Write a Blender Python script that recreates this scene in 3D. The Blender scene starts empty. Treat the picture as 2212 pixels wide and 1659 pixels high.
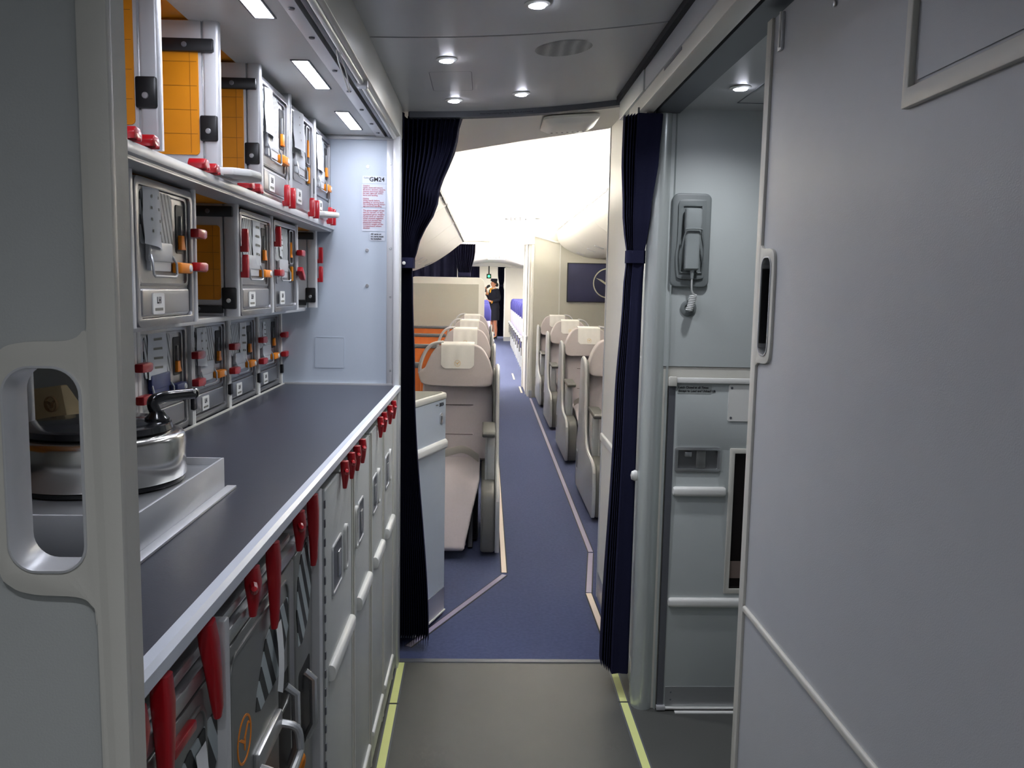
import bpy, bmesh, math, random
from mathutils import Vector, Matrix
from mathutils.geometry import tessellate_polygon
R = math.radians
random.seed(7)
SC = bpy.context.scene
COL = SC.collection

# ------------------------------------------------------------------ camera
cam_d = bpy.data.cameras.new('camera')
cam_d.sensor_width = 36.0
cam_d.lens = 1840.0 / 2212.0 * 36.0
cam_d.clip_start = 0.02
cam_d.clip_end = 100
cam = bpy.data.objects.new('camera', cam_d)
COL.objects.link(cam)
YAW, PITCH, ROLL = 0.03315756, 0.11169472, -0.01896081
fw = Vector((math.sin(YAW) * math.cos(PITCH), math.cos(YAW) * math.cos(PITCH), -math.sin(PITCH)))
rt = Vector((math.cos(YAW), -math.sin(YAW), 0))
dn = fw.cross(rt)
r2 = rt * math.cos(ROLL) + dn * math.sin(ROLL)
d2 = -rt * math.sin(ROLL) + dn * math.cos(ROLL)
m3 = Matrix((r2, -d2, -fw)).transposed()
cam.matrix_world = Matrix.Translation((0, 0, 1.5)) @ m3.to_4x4()
SC.camera = cam

# ------------------------------------------------------------------ world and exposure
wd = bpy.data.worlds.new('world')
SC.world = wd
wd.use_nodes = True
wd.node_tree.nodes['Background'].inputs[0].default_value = (0.55, 0.6, 0.65, 1)
wd.node_tree.nodes['Background'].inputs[1].default_value = 0.0
SC.view_settings.view_transform = 'Standard'
SC.view_settings.look = 'None'
SC.view_settings.gamma = 1.0
SC.view_settings.use_curve_mapping = False
SC.view_settings.exposure = 1.55
# strengths of the lamps, the added unseen downlights included (each lamp is built with its fixture below)
LED_S = 23.0        # galley work light panels
DOWN_W = 5.0        # ceiling downlights, watt each
COVE_S = 82.0       # cabin cove light strips

# ------------------------------------------------------------------ mesh helpers
def rr(cu, cv, w, h, r, n=5):
    pts = []
    r = min(r, w / 2 - 1e-5, h / 2 - 1e-5)
    for k, (sx, sy) in enumerate(((1, 1), (-1, 1), (-1, -1), (1, -1))):
        for i in range(n + 1):
            a = math.pi / 2 * (k + i / n)
            pts.append((cu + sx * (w / 2 - r) + r * math.cos(a), cv + sy * (h / 2 - r) + r * math.sin(a)))
    return pts

def circ(cu, cv, r, n=24):
    return [(cu + r * math.cos(2 * math.pi * i / n), cv + r * math.sin(2 * math.pi * i / n)) for i in range(n)]

def spline(pts, n=6):
    """Catmull-Rom through points of any dimension"""
    P = [pts[0]] + list(pts) + [pts[-1]]
    out = []
    for i in range(1, len(P) - 2):
        for k in range(n):
            t = k / n
            out.append(tuple(0.5 * ((2 * b) + (-a + c) * t + (2 * a - 5 * b + 4 * c - d) * t * t + (-a + 3 * b - 3 * c + d) * t ** 3)
                             for a, b, c, d in zip(P[i - 1], P[i], P[i + 1], P[i + 2])))
    out.append(tuple(pts[-1]))
    return out

AX = {'x': lambda u, v, w: (w, u, v), 'y': lambda u, v, w: (u, w, v), 'z': lambda u, v, w: (u, v, w)}

class MB:
    def __init__(s):
        s.v = []; s.f = []
    def add(s, vs, fs):
        o = len(s.v); s.v += [tuple(p) for p in vs]; s.f += [tuple(i + o for i in f) for f in fs]; return s
    def box(s, x0, x1, y0, y1, z0, z1):
        v = [(x, y, z) for x in (x0, x1) for y in (y0, y1) for z in (z0, z1)]
        return s.add(v, [(0, 1, 3, 2), (4, 6, 7, 5), (0, 4, 5, 1), (2, 3, 7, 6), (0, 2, 6, 4), (1, 5, 7, 3)])
    def prism(s, pts, ax, a, b):
        n = len(pts); m = AX[ax]
        v = [m(u, w, a) for u, w in pts] + [m(u, w, b) for u, w in pts]
        f = [tuple(range(n)), tuple(range(2 * n - 1, n - 1, -1))]
        f += [(i, (i + 1) % n, n + (i + 1) % n, n + i) for i in range(n)]
        return s.add(v, f)
    def holed(s, outer, holes, ax, a, b):
        loops = [outer] + list(holes)
        tris = tessellate_polygon([[Vector((u, w, 0)) for u, w in l] for l in loops])
        flat = [p for l in loops for p in l]; n = len(flat); m = AX[ax]
        v = [m(u, w, a) for u, w in flat] + [m(u, w, b) for u, w in flat]
        f = [tuple(t) for t in tris] + [tuple(i + n for i in t) for t in tris]
        o = 0
        for l in loops:
            k = len(l)
            f += [(o + i, o + (i + 1) % k, n + o + (i + 1) % k, n + o + i) for i in range(k)]
            o += k
        return s.add(v, f)
    def loft(s, rings, cap=True, closed=False):
        n = len(rings[0]); v = [p for r in rings for p in r]; f = []
        for j in range(len(rings) - (0 if closed else 1)):
            j2 = (j + 1) % len(rings)
            f += [(j * n + i, j * n + (i + 1) % n, j2 * n + (i + 1) % n, j2 * n + i) for i in range(n)]
        if cap and not closed:
            f += [tuple(range(n)), tuple(range((len(rings) - 1) * n, len(rings) * n))]
        return s.add(v, f)
    def tube(s, path, r, n=8, closed=False):
        P = [Vector(p) for p in path]; rings = []
        L = len(P); rad = r if isinstance(r, (list, tuple)) else [r] * L
        up = None
        for i in range(L):
            a = P[i - 1] if (i > 0 or closed) else P[i]
            b = P[(i + 1) % L] if (i < L - 1 or closed) else P[i]
            t = (b - a).normalized() if (b - a).length > 1e-9 else Vector((0, 0, 1))
            if up is None:
                up = Vector((0, 0, 1)) if abs(t.z) < .9 else Vector((1, 0, 0))
            q = (up - t * up.dot(t))
            q = q.normalized() if q.length > 1e-6 else t.orthogonal().normalized()
            w = t.cross(q); up = q
            rings.append([P[i] + (q * math.cos(2 * math.pi * k / n) + w * math.sin(2 * math.pi * k / n)) * rad[i] for k in range(n)])
        return s.loft(rings, True, closed)
    def lathe(s, prof, c=(0, 0, 0), n=24, ax='z', ex=1.0, ey=1.0):
        rings = []
        for r, h in prof:
            ring = []
            for k in range(n):
                a = 2 * math.pi * k / n
                u, v = r * math.cos(a) * ex, r * math.sin(a) * ey
                p = {'z': (u, v, h), 'x': (h, u, v), 'y': (v, h, u)}[ax]
                ring.append((p[0] + c[0], p[1] + c[1], p[2] + c[2]))
            rings.append(ring)
        return s.loft(rings)
    def grid(s, fn, nu, nv):
        v = [fn(i / nu, j / nv) for j in range(nv + 1) for i in range(nu + 1)]
        f = [(j * (nu + 1) + i, j * (nu + 1) + i + 1, (j + 1) * (nu + 1) + i + 1, (j + 1) * (nu + 1) + i) for j in range(nv) for i in range(nu)]
        return s.add(v, f)
    def build(s, name, mat, parent=None, bev=0, seg=2, xf=None, ang=35, solid=0, loc=None):
        me = bpy.data.meshes.new(name)
        vs = [xf(p) for p in s.v] if xf else s.v
        me.from_pydata(vs, [], s.f)
        bm = bmesh.new(); bm.from_mesh(me)
        bmesh.ops.remove_doubles(bm, verts=bm.verts, dist=1e-6)
        bmesh.ops.recalc_face_normals(bm, faces=bm.faces)
        if solid:
            bmesh.ops.solidify(bm, geom=bm.faces[:], thickness=solid)
            bmesh.ops.recalc_face_normals(bm, faces=bm.faces)
        if bev:
            es = [e for e in bm.edges if len(e.link_faces) == 2 and e.calc_face_angle(0) > R(30)]
            bmesh.ops.bevel(bm, geom=es, offset=bev, segments=seg, profile=0.5, affect='EDGES', clamp_overlap=True)
        bm.to_mesh(me); bm.free()
        me.polygons.foreach_set('use_smooth', [True] * len(me.polygons))
        me.set_sharp_from_angle(angle=R(ang))
        if mat: me.materials.append(mat)
        o = bpy.data.objects.new(name, me); COL.objects.link(o)
        if parent: o.parent = parent
        if loc: o.location = loc
        return o

def box(name, mat, b, parent=None, bev=0, seg=2):
    return MB().box(*b).build(name, mat, parent, bev, seg)

def empty(name, loc=(0, 0, 0), rz=0):
    o = bpy.data.objects.new(name, None); COL.objects.link(o)
    o.location = loc; o.rotation_euler[2] = rz; o.empty_display_size = .05
    return o

def tag(o, label, cat, group=None):
    o['label'] = label; o['category'] = cat
    if group: o['group'] = group
    return o

def struct(o, label=None):
    o['kind'] = 'structure'
    if label: o['label'] = label
    return o

def copy_tree(o, parent=None):
    c = o.copy(); COL.objects.link(c)
    if parent: c.parent = parent
    for ch in o.children:
        copy_tree(ch, c)
    return c

ROT = {'+z': Matrix.Identity(3),
       '-y': Matrix(((1, 0, 0), (0, 0, -1), (0, 1, 0))),
       '+x': Matrix(((0, 0, 1), (1, 0, 0), (0, 1, 0))),
       '-x': Matrix(((0, 0, -1), (-1, 0, 0), (0, 1, 0))),
       '-z': Matrix(((1, 0, 0), (0, -1, 0), (0, 0, -1)))}

def text(body, size, loc, face, mat, parent=None, align='LEFT', sx=1.0, spacing=1.0, bold=0, line=1.0, name='lettering'):
    cu = bpy.data.curves.new(name, 'FONT'); cu.body = body; cu.size = size; cu.align_x = align
    cu.extrude = 0.0004; cu.offset = bold; cu.resolution_u = 2; cu.space_character = spacing; cu.space_line = line
    t = bpy.data.objects.new(name, cu); COL.objects.link(t)
    dg = bpy.context.evaluated_depsgraph_get()
    me = bpy.data.meshes.new_from_object(t.evaluated_get(dg))
    bpy.data.objects.remove(t); bpy.data.curves.remove(cu)
    rot = ROT[face] if isinstance(face, str) else face
    L = Vector(loc)
    for v in me.vertices:
        v.co = L + rot @ Vector((v.co.x * sx, v.co.y, v.co.z))
    me.materials.clear(); me.materials.append(mat)
    me.name = name
    o = bpy.data.objects.new(name, me); COL.objects.link(o)
    if parent: o.parent = parent
    return o

# ------------------------------------------------------------------ materials
def lin(c):
    return tuple(((x / 255) / 12.92 if x / 255 <= .04045 else ((x / 255 + .055) / 1.055) ** 2.4) for x in c)

def mat(name, rgb, rough=.5, metal=0.0, var=0.0, vscale=8, bump=0.0, bscale=300, emit=0, coat=0, spec=.5, sheen=0, stretch=None):
    m = bpy.data.materials.new(name); m.use_nodes = True
    nt = m.node_tree; b = nt.nodes['Principled BSDF']
    c = lin(rgb) + (1,)
    b.inputs['Base Color'].default_value = c
    b.inputs['Roughness'].default_value = rough
    b.inputs['Metallic'].default_value = metal
    b.inputs['Specular IOR Level'].default_value = spec
    if coat: b.inputs['Coat Weight'].default_value = coat
    if sheen: b.inputs['Sheen Weight'].default_value = sheen
    if emit:
        b.inputs['Emission Color'].default_value = c; b.inputs['Emission Strength'].default_value = emit
    if var or bump:
        tc = nt.nodes.new('ShaderNodeTexCoord')
        src = tc.outputs['Object']
        if stretch:
            mp = nt.nodes.new('ShaderNodeMapping'); mp.inputs['Scale'].default_value = stretch
            nt.links.new(src, mp.inputs['Vector']); src = mp.outputs['Vector']
    if var:
        n = nt.nodes.new('ShaderNodeTexNoise'); n.inputs['Scale'].default_value = vscale; n.inputs['Detail'].default_value = 5
        nt.links.new(src, n.inputs['Vector'])
        mx = nt.nodes.new('ShaderNodeMix'); mx.data_type = 'RGBA'
        mx.inputs['A'].default_value = tuple(x * (1 - var) for x in c[:3]) + (1,)
        mx.inputs['B'].default_value = tuple(min(1, x * (1 + var)) for x in c[:3]) + (1,)
        nt.links.new(n.outputs['Fac'], mx.inputs['Factor'])
        nt.links.new(mx.outputs['Result'], b.inputs['Base Color'])
    if bump:
        n2 = nt.nodes.new('ShaderNodeTexNoise'); n2.inputs['Scale'].default_value = bscale; n2.inputs['Detail'].default_value = 3
        nt.links.new(src, n2.inputs['Vector'])
        bp = nt.nodes.new('ShaderNodeBump'); bp.inputs['Strength'].default_value = bump; bp.inputs['Distance'].default_value = .002
        nt.links.new(n2.outputs['Fac'], bp.inputs['Height']); nt.links.new(bp.outputs['Normal'], b.inputs['Normal'])
    return m

def stripes(name, c1, c2, dirv, freq, duty=.5, rough=.5):
    """printed diagonal stripes"""
    m = mat(name, c1, rough); nt = m.node_tree; b = nt.nodes['Principled BSDF']
    tc = nt.nodes.new('ShaderNodeTexCoord')
    dp = nt.nodes.new('ShaderNodeVectorMath'); dp.operation = 'DOT_PRODUCT'; dp.inputs[1].default_value = dirv
    nt.links.new(tc.outputs['Object'], dp.inputs[0])
    mu = nt.nodes.new('ShaderNodeMath'); mu.operation = 'MULTIPLY'; mu.inputs[1].default_value = freq
    nt.links.new(dp.outputs['Value'], mu.inputs[0])
    fr = nt.nodes.new('ShaderNodeMath'); fr.operation = 'FRACT'; nt.links.new(mu.outputs[0], fr.inputs[0])
    gt = nt.nodes.new('ShaderNodeMath'); gt.operation = 'GREATER_THAN'; gt.inputs[1].default_value = duty
    nt.links.new(fr.outputs[0], gt.inputs[0])
    mx = nt.nodes.new('ShaderNodeMix'); mx.data_type = 'RGBA'
    mx.inputs['A'].default_value = lin(c1) + (1,); mx.inputs['B'].default_value = lin(c2) + (1,)
    nt.links.new(gt.outputs[0], mx.inputs['Factor']); nt.links.new(mx.outputs['Result'], b.inputs['Base Color'])
    return m

def emis(name, rgb, s):
    m = bpy.data.materials.new(name); m.use_nodes = True; nt = m.node_tree
    nt.nodes.remove(nt.nodes['Principled BSDF'])
    e = nt.nodes.new('ShaderNodeEmission'); e.inputs[0].default_value = lin(rgb) + (1,); e.inputs[1].default_value = s
    nt.links.new(e.outputs[0], nt.nodes['Material Output'].inputs[0])
    return m

G_PANEL = mat('grey_laminate', (186, 189, 187), .42, var=.03, vscale=14, bump=.12, bscale=500)
G_PANEL2 = mat('grey_door_laminate', (187, 189, 192), .38, var=.03, vscale=14, bump=.15, bscale=450)
G_LIFT = mat('green_grey_laminate', (182, 188, 187), .45, var=.03, vscale=14, bump=.1, bscale=500)
G_FRAME = mat('beige_grey_trim', (210, 208, 199), .4, var=.02, bump=.05)
G_CEIL = mat('ceiling_laminate', (192, 193, 194), .38, var=.02, bump=.06, bscale=500)
G_ENDW = mat('pale_blue_laminate', (186, 196, 208), .45, var=.02, bump=.1, bscale=400)
WHITE = mat('white_plastic', (228, 228, 224), .35, var=.015)
CABW = mat('cabin_white', (236, 234, 228), .45, var=.01)
CABG = mat('cabin_grey_laminate', (196, 194, 184), .5, var=.02, bump=.05)
ALU = mat('brushed_aluminium', (198, 200, 202), .33, .85, var=.05, vscale=20, stretch=(1, 1, 12))
ALU_P = mat('painted_aluminium', (205, 206, 208), .35, .25, var=.03)
STEEL = mat('container_steel', (158, 158, 160), .34, .9, var=.08, vscale=9, bump=.05, bscale=60)
STEEL_D = mat('trolley_aluminium', (150, 151, 149), .4, .75, var=.08, vscale=7, bump=.05, bscale=50)
STEEL_B = mat('polished_steel', (205, 203, 198), .2, 1.0, var=.05, vscale=10, stretch=(8, 8, .3))
DARK = mat('dark_slot', (28, 27, 27), .6)
BLACK = mat('black_plastic', (22, 22, 24), .35)
BLACK_G = mat('black_gloss', (16, 17, 20), .18, coat=.4)
BROWN_D = mat('dark_glass_window', (26, 20, 20), .15)
RED = mat('red_latch', (172, 14, 28), .3, coat=.3)
ORANGE = mat('orange_plastic', (240, 140, 20), .4)
AMBER = mat('amber_liner', (214, 134, 0), .5, var=.06, vscale=25)
AMBER_L = mat('amber_liner_seam', (150, 92, 8), .5)
BLUE_P = mat('blue_latch_plastic', (46, 58, 110), .4, var=.2, vscale=60)
PAPER = mat('paper', (226, 228, 230), .8, var=.04, vscale=40)
PAPER_T = mat('paper_print', (70, 72, 80), .8)
KRAFT = mat('kraft_paper', (232, 208, 160), .8, var=.06, vscale=30, bump=.3, bscale=40)
KRAFT_T = mat('kraft_print', (160, 128, 88), .8)
STRIPE = stripes('striped_label', (205, 208, 208), (92, 96, 98), (0, .93, .36), 62, .6)
STRIPE2 = stripes('striped_vent', (172, 182, 184), (38, 42, 42), (0, .85, .52), 24, .52)
COUNTER = mat('counter_laminate', (58, 60, 70), .33, var=.1, vscale=30, bump=.08, bscale=400)
RUBBER = mat('galley_rubber_floor', (76, 77, 74), .5, var=.1, vscale=5, bump=.2, bscale=500)
CARPET = mat('blue_carpet', (76, 83, 114), .95, var=.25, vscale=60, bump=.8, bscale=700, spec=.1)
CURT = mat('navy_curtain', (37, 38, 60), .95, var=.12, vscale=200, spec=.05)
STRIP_Y = mat('photoluminescent_strip', (222, 228, 150), .35)
STRIP_W = mat('pale_path_strip', (226, 206, 190), .3)
STRIP_L = mat('lilac_path_strip', (150, 142, 170), .3)
FAB = mat('seat_fabric', (200, 192, 198), .9, var=.05, vscale=90, bump=.5, bscale=900, spec=.15, sheen=.2)
FAB_H = mat('headrest_fabric', (192, 184, 186), .9, var=.05, vscale=90, bump=.5, bscale=900, spec=.15, sheen=.2)
LINEN = mat('white_linen', (245, 243, 240), .85, var=.02, vscale=40, bump=.2, bscale=60)
GOLD = mat('gold_print', (226, 178, 80), .6)
SHELL = mat('seat_shell_grey', (176, 180, 184), .35, .2, var=.02)
SHELL_D = mat('seat_shell_dark', (98, 98, 96), .45)
SEAM = mat('seam', (96, 86, 88), .8)
BELT = mat('seat_belt_grey', (170, 166, 162), .7, bump=.3, bscale=400)
ORANGE_P = mat('orange_panel', (214, 112, 48), .5, var=.03)
NAVY = mat('navy_panel', (44, 46, 82), .55, var=.05, vscale=200)
NAVY_F = mat('navy_seat_fabric', (40, 40, 108), .85, var=.1, vscale=80)
CREAM = mat('cream_print', (214, 214, 190), .5)
TXT = mat('black_print', (38, 38, 42), .7)
TXT_R = mat('red_print', (172, 70, 84), .7)
TXT_G = mat('grey_print', (128, 126, 116), .7)
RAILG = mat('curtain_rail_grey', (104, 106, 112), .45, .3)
SEAL = mat('black_seal', (30, 30, 32), .7)
SKIN = mat('skin', (214, 150, 118), .55)
HOSE = mat('stocking_skin', (196, 128, 100), .55)
HAIR = mat('dark_hair', (28, 20, 18), .5)
UNIF = mat('navy_uniform', (22, 24, 40), .85)
YEL = mat('yellow_scarf', (240, 170, 40), .7)
E_LED = emis('led_panel_glow', (236, 240, 255), LED_S)
E_DOWN = emis('downlight_glow', (236, 240, 255), 26)
E_GREEN = emis('green_lamp_glow', (40, 230, 90), 4)

def crane(parent, c, r, face, m, thick=.001, ringw=.09, name='crest'):
    """round emblem: ring with a stylised flying bird"""
    rot = ROT[face]
    b = MB()
    n = 36
    b.holed(circ(0, 0, r, n), [circ(0, 0, r * (1 - ringw), n)], 'z', 0, thick)
    for poly in ([(-.82, .34), (-.42, .22), (.0, -.06), (-.02, -.20), (-.46, .10)],
                 [(.0, -.06), (.25, .10), (.52, .40), (.82, .30), (.60, .50), (.46, .50), (.14, .22), (-.03, .06)],
                 [(-.02, -.20), (.0, -.06), (.16, .03), (.10, -.30), (.02, -.50)]):
        b.prism([(u * r, v * r) for u, v in poly], 'z', 0, thick)
    C = Vector(c)
    return b.build(name, m, parent, xf=lambda p: tuple(C + rot @ Vector(p)))

def spot(name, loc, w, ang=150, blend=1.0, col=(.93, .95, 1), rad=.03, parent=None, rot=(0, 0, 0)):
    d = bpy.data.lights.new(name, 'SPOT'); d.energy = w; d.spot_size = R(ang); d.spot_blend = blend; d.color = col; d.shadow_soft_size = rad
    o = bpy.data.objects.new(name, d); COL.objects.link(o); o.location = loc; o.rotation_euler = rot
    if parent: o.parent = parent
    return o

def area(name, loc, rot, sx, sy, w, col=(1, 1, 1), parent=None):
    d = bpy.data.lights.new(name, 'AREA'); d.shape = 'RECTANGLE'; d.size = sx; d.size_y = sy; d.energy = w; d.color = col
    o = bpy.data.objects.new(name, d); COL.objects.link(o); o.location = loc; o.rotation_euler = rot
    if parent: o.parent = parent
    return o

# ================================================================== STRUCTURE
def zc(x):
    return 2.174 + .0625 * x + .089 * x * x

struct(box('floor', RUBBER, (-1.2, 1.45, -1.7, 3.285, -.05, 0)), 'dark grey rubber galley floor')
struct(box('floor', CARPET, (-2.0, 2.2, 3.315, 28.2, -.05, .002)), 'blue carpet of the passenger cabin')
thr = struct(MB().box(-1.2, 1.45, 3.285, 3.315, -.05, .004).build('trim_1', RAILG, bev=.002), 'grey threshold strip between rubber floor and carpet')

def arch(name, x0, x1, y0, y1, fz, m, t=.02, n=14):
    ring0 = [(x0 + (x1 - x0) * i / n) for i in range(n + 1)]
    pts = [(x, fz(x)) for x in ring0] + [(x, fz(x) + t) for x in reversed(ring0)]
    return MB().prism(pts, 'y', y0, y1).build(name, m)

c1 = struct(arch('ceiling', -.325, .492, -1.7, 2.380, zc, G_CEIL), 'grey galley ceiling panel with downlights')
c2 = struct(arch('ceiling', -.325, .492, 2.390, 3.36, zc, G_CEIL), 'grey galley ceiling panel by the curtain rail')
struct(arch('trim_2', -.325, .492, 2.378, 2.392, lambda x: zc(x) + .012, G_CEIL), 'recessed joint between the ceiling panels')
# access hatch outline and perforated speaker in the second panel
def onceil(pts, d=.0006):
    return [(x, y, zc(x) - d) for x, y in pts]
hb = MB()
o_, i_ = rr(-.12, 2.88, .135, .26, .012), rr(-.12, 2.88, .131, .256, .011)
n_ = len(o_)
hb.add(onceil(o_) + onceil(i_), [(i, (i + 1) % n_, n_ + (i + 1) % n_, n_ + i) for i in range(n_)])
hb.build('hatch_outline', RAILG, c2)
sp = MB(); sp.add(onceil(circ(.215, 2.545, .083, 40), .0008), [tuple(range(40))])
def dots_mat():
    m = mat('speaker_perforation', (160, 162, 162), .5); nt = m.node_tree; b = nt.nodes['Principled BSDF']
    tc = nt.nodes.new('ShaderNodeTexCoord'); vo = nt.nodes.new('ShaderNodeTexVoronoi'); vo.inputs['Scale'].default_value = 260; vo.inputs['Randomness'].default_value = 0
    nt.links.new(tc.outputs['Object'], vo.inputs['Vector'])
    gt = nt.nodes.new('ShaderNodeMath'); gt.operation = 'GREATER_THAN'; gt.inputs[1].default_value = .42; nt.links.new(vo.outputs['Distance'], gt.inputs[0])
    mx = nt.nodes.new('ShaderNodeMix'); mx.data_type = 'RGBA'; mx.inputs['A'].default_value = lin((90, 92, 92)) + (1,); mx.inputs['B'].default_value = lin((172, 174, 174)) + (1,)
    nt.links.new(gt.outputs[0], mx.inputs['Factor']); nt.links.new(mx.outputs['Result'], b.inputs['Base Color'])
    return m
spk = sp.build('speaker_grille', dots_mat(), c2)

# galley shell: back wall, end wall, soffit
struct(box('wall_left', G_PANEL, (-1.2, -1.17, -1.7, 3.29, 0, 2.25)), 'grey wall behind the galley')
we = empty('wall_end', (-.75, 3.27, 0)); struct(we, 'pale blue grey galley end wall beside the curtain')
def rel(p, o):  # world box to local box of an empty
    l = o.location
    return (p[0] - l.x, p[1] - l.x, p[2] - l.y, p[3] - l.y, p[4] - l.z, p[5] - l.z)
box('wall_panel', G_ENDW, rel((-1.17, -.345, 3.25, 3.29, 0, 2.06), we), we)
MB().box(*rel((-.347, -.322, 3.225, 3.30, 0, 2.12), we)).build('edge_post', ALU_P, we, bev=.004)
MB().box(*rel((-.372, -.345, 3.243, 3.251, 1.13, 2.04), we)).build('edge_strip', ALU_P, we, bev=.001)
MB().box(*rel((-1.0, -.345, 3.236, 3.251, 2.036, 2.05), we)).build('top_strip', ALU_P, we, bev=.003)
for (x, z) in ((-.443, 1.939), (-.446, 1.633), (-.446, 1.5)):
    MB().lathe([(.0, -.003), (.006, -.003), (.007, 0)], (x - we.location.x, 3.25 - 3.27, z), 12, 'y').build('screw', ALU, we)
for z in (1.95, 1.64, 1.46, 1.18, .30, .10):
    MB().lathe([(.0, -.002), (.004, -.002), (.005, 0)], (-.358 - we.location.x, 3.243 - 3.27, z), 10, 'y').build('screw', ALU, we)
pl = MB().holed(rr(-.5875, 1.245, .113, .118, .006), [rr(-.5875, 1.245, .1105, .1155, .005)], 'y', 3.2485, 3.251)
pl.prism(rr(-.5875, 1.245, .109, .114, .005), 'y', 3.249, 3.251)
pl.build('access_plate', G_ENDW, we, xf=lambda p: (p[0] - we.location.x, p[1] - 3.27, p[2]))

sof = empty('ceiling', (-.75, 2.0, 2.05)); struct(sof, 'grey galley soffit holding the work lights')
def sbox(nm, m, b, bev=0):
    return MB().box(*rel(b, sof)).build(nm, m, sof, bev=bev)
sbox('soffit_panel', G_PANEL, (-.635, -.41, .74, 3.25, 2.05, 2.07))
sbox('bay_ceiling', AMBER, (-1.17, -.635, .74, 3.25, 2.056, 2.07))
sbox('screw_strip', ALU_P, (-.41, -.378, .74, 3.25, 2.046, 2.07), .001)
sbox('slot_channel', G_PANEL, (-.390, -.352, .74, 3.25, 2.100, 2.104))
sbox('slot_channel', G_PANEL, (-.390, -.378, .74, 3.25, 2.07, 2.100))
sbox('inner_rail', RAILG, (-.364, -.352, .74, 3.25, 2.042, 2.100), .002)
MB().prism(rr(-.343, 2.052, .018, .03, .009), 'y', .74, 2.38).build('curtain_rail_tube', WHITE, sof, xf=lambda p: (p[0] + .75, p[1] - 2, p[2] - 2.05))
MB().prism(rr(-.343, 2.052, .018, .03, .009), 'y', 2.40, 3.24).build('curtain_rail_tube', WHITE, sof, xf=lambda p: (p[0] + .75, p[1] - 2, p[2] - 2.05))
MB().prism(rr(-.341, 2.052, .03, .042, .006), 'y', 2.378, 2.402).build('rail_joint_collar', ALU_P, sof, xf=lambda p: (p[0] + .75, p[1] - 2, p[2] - 2.05))
MB().prism([(-.334, 2.045), (-.321, 2.05), (-.321, 2.19), (-.37, 2.19), (-.37, 2.075), (-.334, 2.075)], 'y', .74, 3.30).build('fascia', G_FRAME, sof, bev=.002, xf=lambda p: (p[0] + .75, p[1] - 2, p[2] - 2.05))
for y in (.95, 1.2, 1.55, 1.78, 1.98, 2.27, 2.5, 2.75, 2.98, 3.15):
    MB().lathe([(0, -.003), (.006, -.003), (.007, 0)], (-.394 + .75, y - 2, 2.046 - 2.05), 12, 'z').build('screw', RAILG, sof)
MB().tube(spline([(-.352, 2.055, 2.046), (-.345, 2.075, 2.03), (-.336, 2.10, 1.995), (-.334, 2.125, 1.968), (-.334, 2.115, 1.962), (-.340, 2.085, 1.985), (-.35, 2.065, 2.02), (-.354, 2.06, 2.046)], 5), .0016, 6).build('pull_cord', WHITE, sof, xf=lambda p: (p[0] + .75, p[1] - 2, p[2] - 2.05))
def lamp_panel(y0, y1, label, off=''):
    t = empty('galley_work_light' + off, (-.466, (y0 + y1) / 2, 2.05))
    h = (y1 - y0) / 2
    MB().holed([(-.0235, -h - .004), (.0235, -h - .004), (.0235, h + .004), (-.0235, h + .004)], [[(-.0195, -h), (.0195, -h), (.0195, h), (-.0195, h)]], 'z', -.0025, 0).build('bezel', RAILG, t)
    MB().box(-.0195, .0195, -h, h, -.0015, 0).build('diffuser' + off, E_LED, t)
    tag(t, label, 'light', 'galley work lights')
lamp_panel(2.81, 3.113, 'white strip work light in soffit nearest the end wall placards')
lamp_panel(2.193, 2.49, 'white strip work light in soffit above the closed top row containers')
lamp_panel(1.556, 1.857, 'white strip work light in soffit above the open amber bays')
lamp_panel(.93, 1.23, 'white strip work light in soffit over the coffee pot', '_offscreen')

# ---- left folding door, standing across the aisle edge
D1 = empty('door_1', (-.7, .72, 0)); struct(D1, 'grey galley door panel with oval handle opening')
x1 = lambda p: (p[0] + .7, p[1] - .72, p[2])
hole = rr(-.3615, 1.343, .061, .170, .022, 8)
MB().holed([(-1.17, .01), (-.303, .01), (-.303, 2.13), (-1.17, 2.13)], [hole], 'y', .712, .735).build('door_panel', G_PANEL, D1, xf=x1)
top = spline([(-.323, 2.13), (-.323, 1.62), (-.323, 1.475), (-.327, 1.459), (-.34, 1.451), (-.375, 1.449), (-.394, 1.442), (-.403, 1.42), (-.404, 1.34), (-.403, 1.262), (-.394, 1.244), (-.375, 1.237), (-.34, 1.235), (-.328, 1.228), (-.324, 1.21), (-.323, 1.1), (-.323, .01)], 4)
MB().holed(top + [(-.300, .01), (-.300, 2.13)], [hole], 'y', .703, .7125).build('door_frame', G_FRAME, D1, bev=.003, xf=x1)
MB().box(-.303, -.300, .7125, .738, .01, 2.13).build('edge_strip', G_FRAME, D1, xf=x1)
hr = [rr(-.3615, 1.343, .061 + a, .170 + a, .022 + a / 2, 8) for a in (-.0001, .004)]
MB().holed(hr[1], [hr[0]], 'y', .701, .739).build('handle_rim', ALU_P, D1, bev=.0012, xf=x1)

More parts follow.
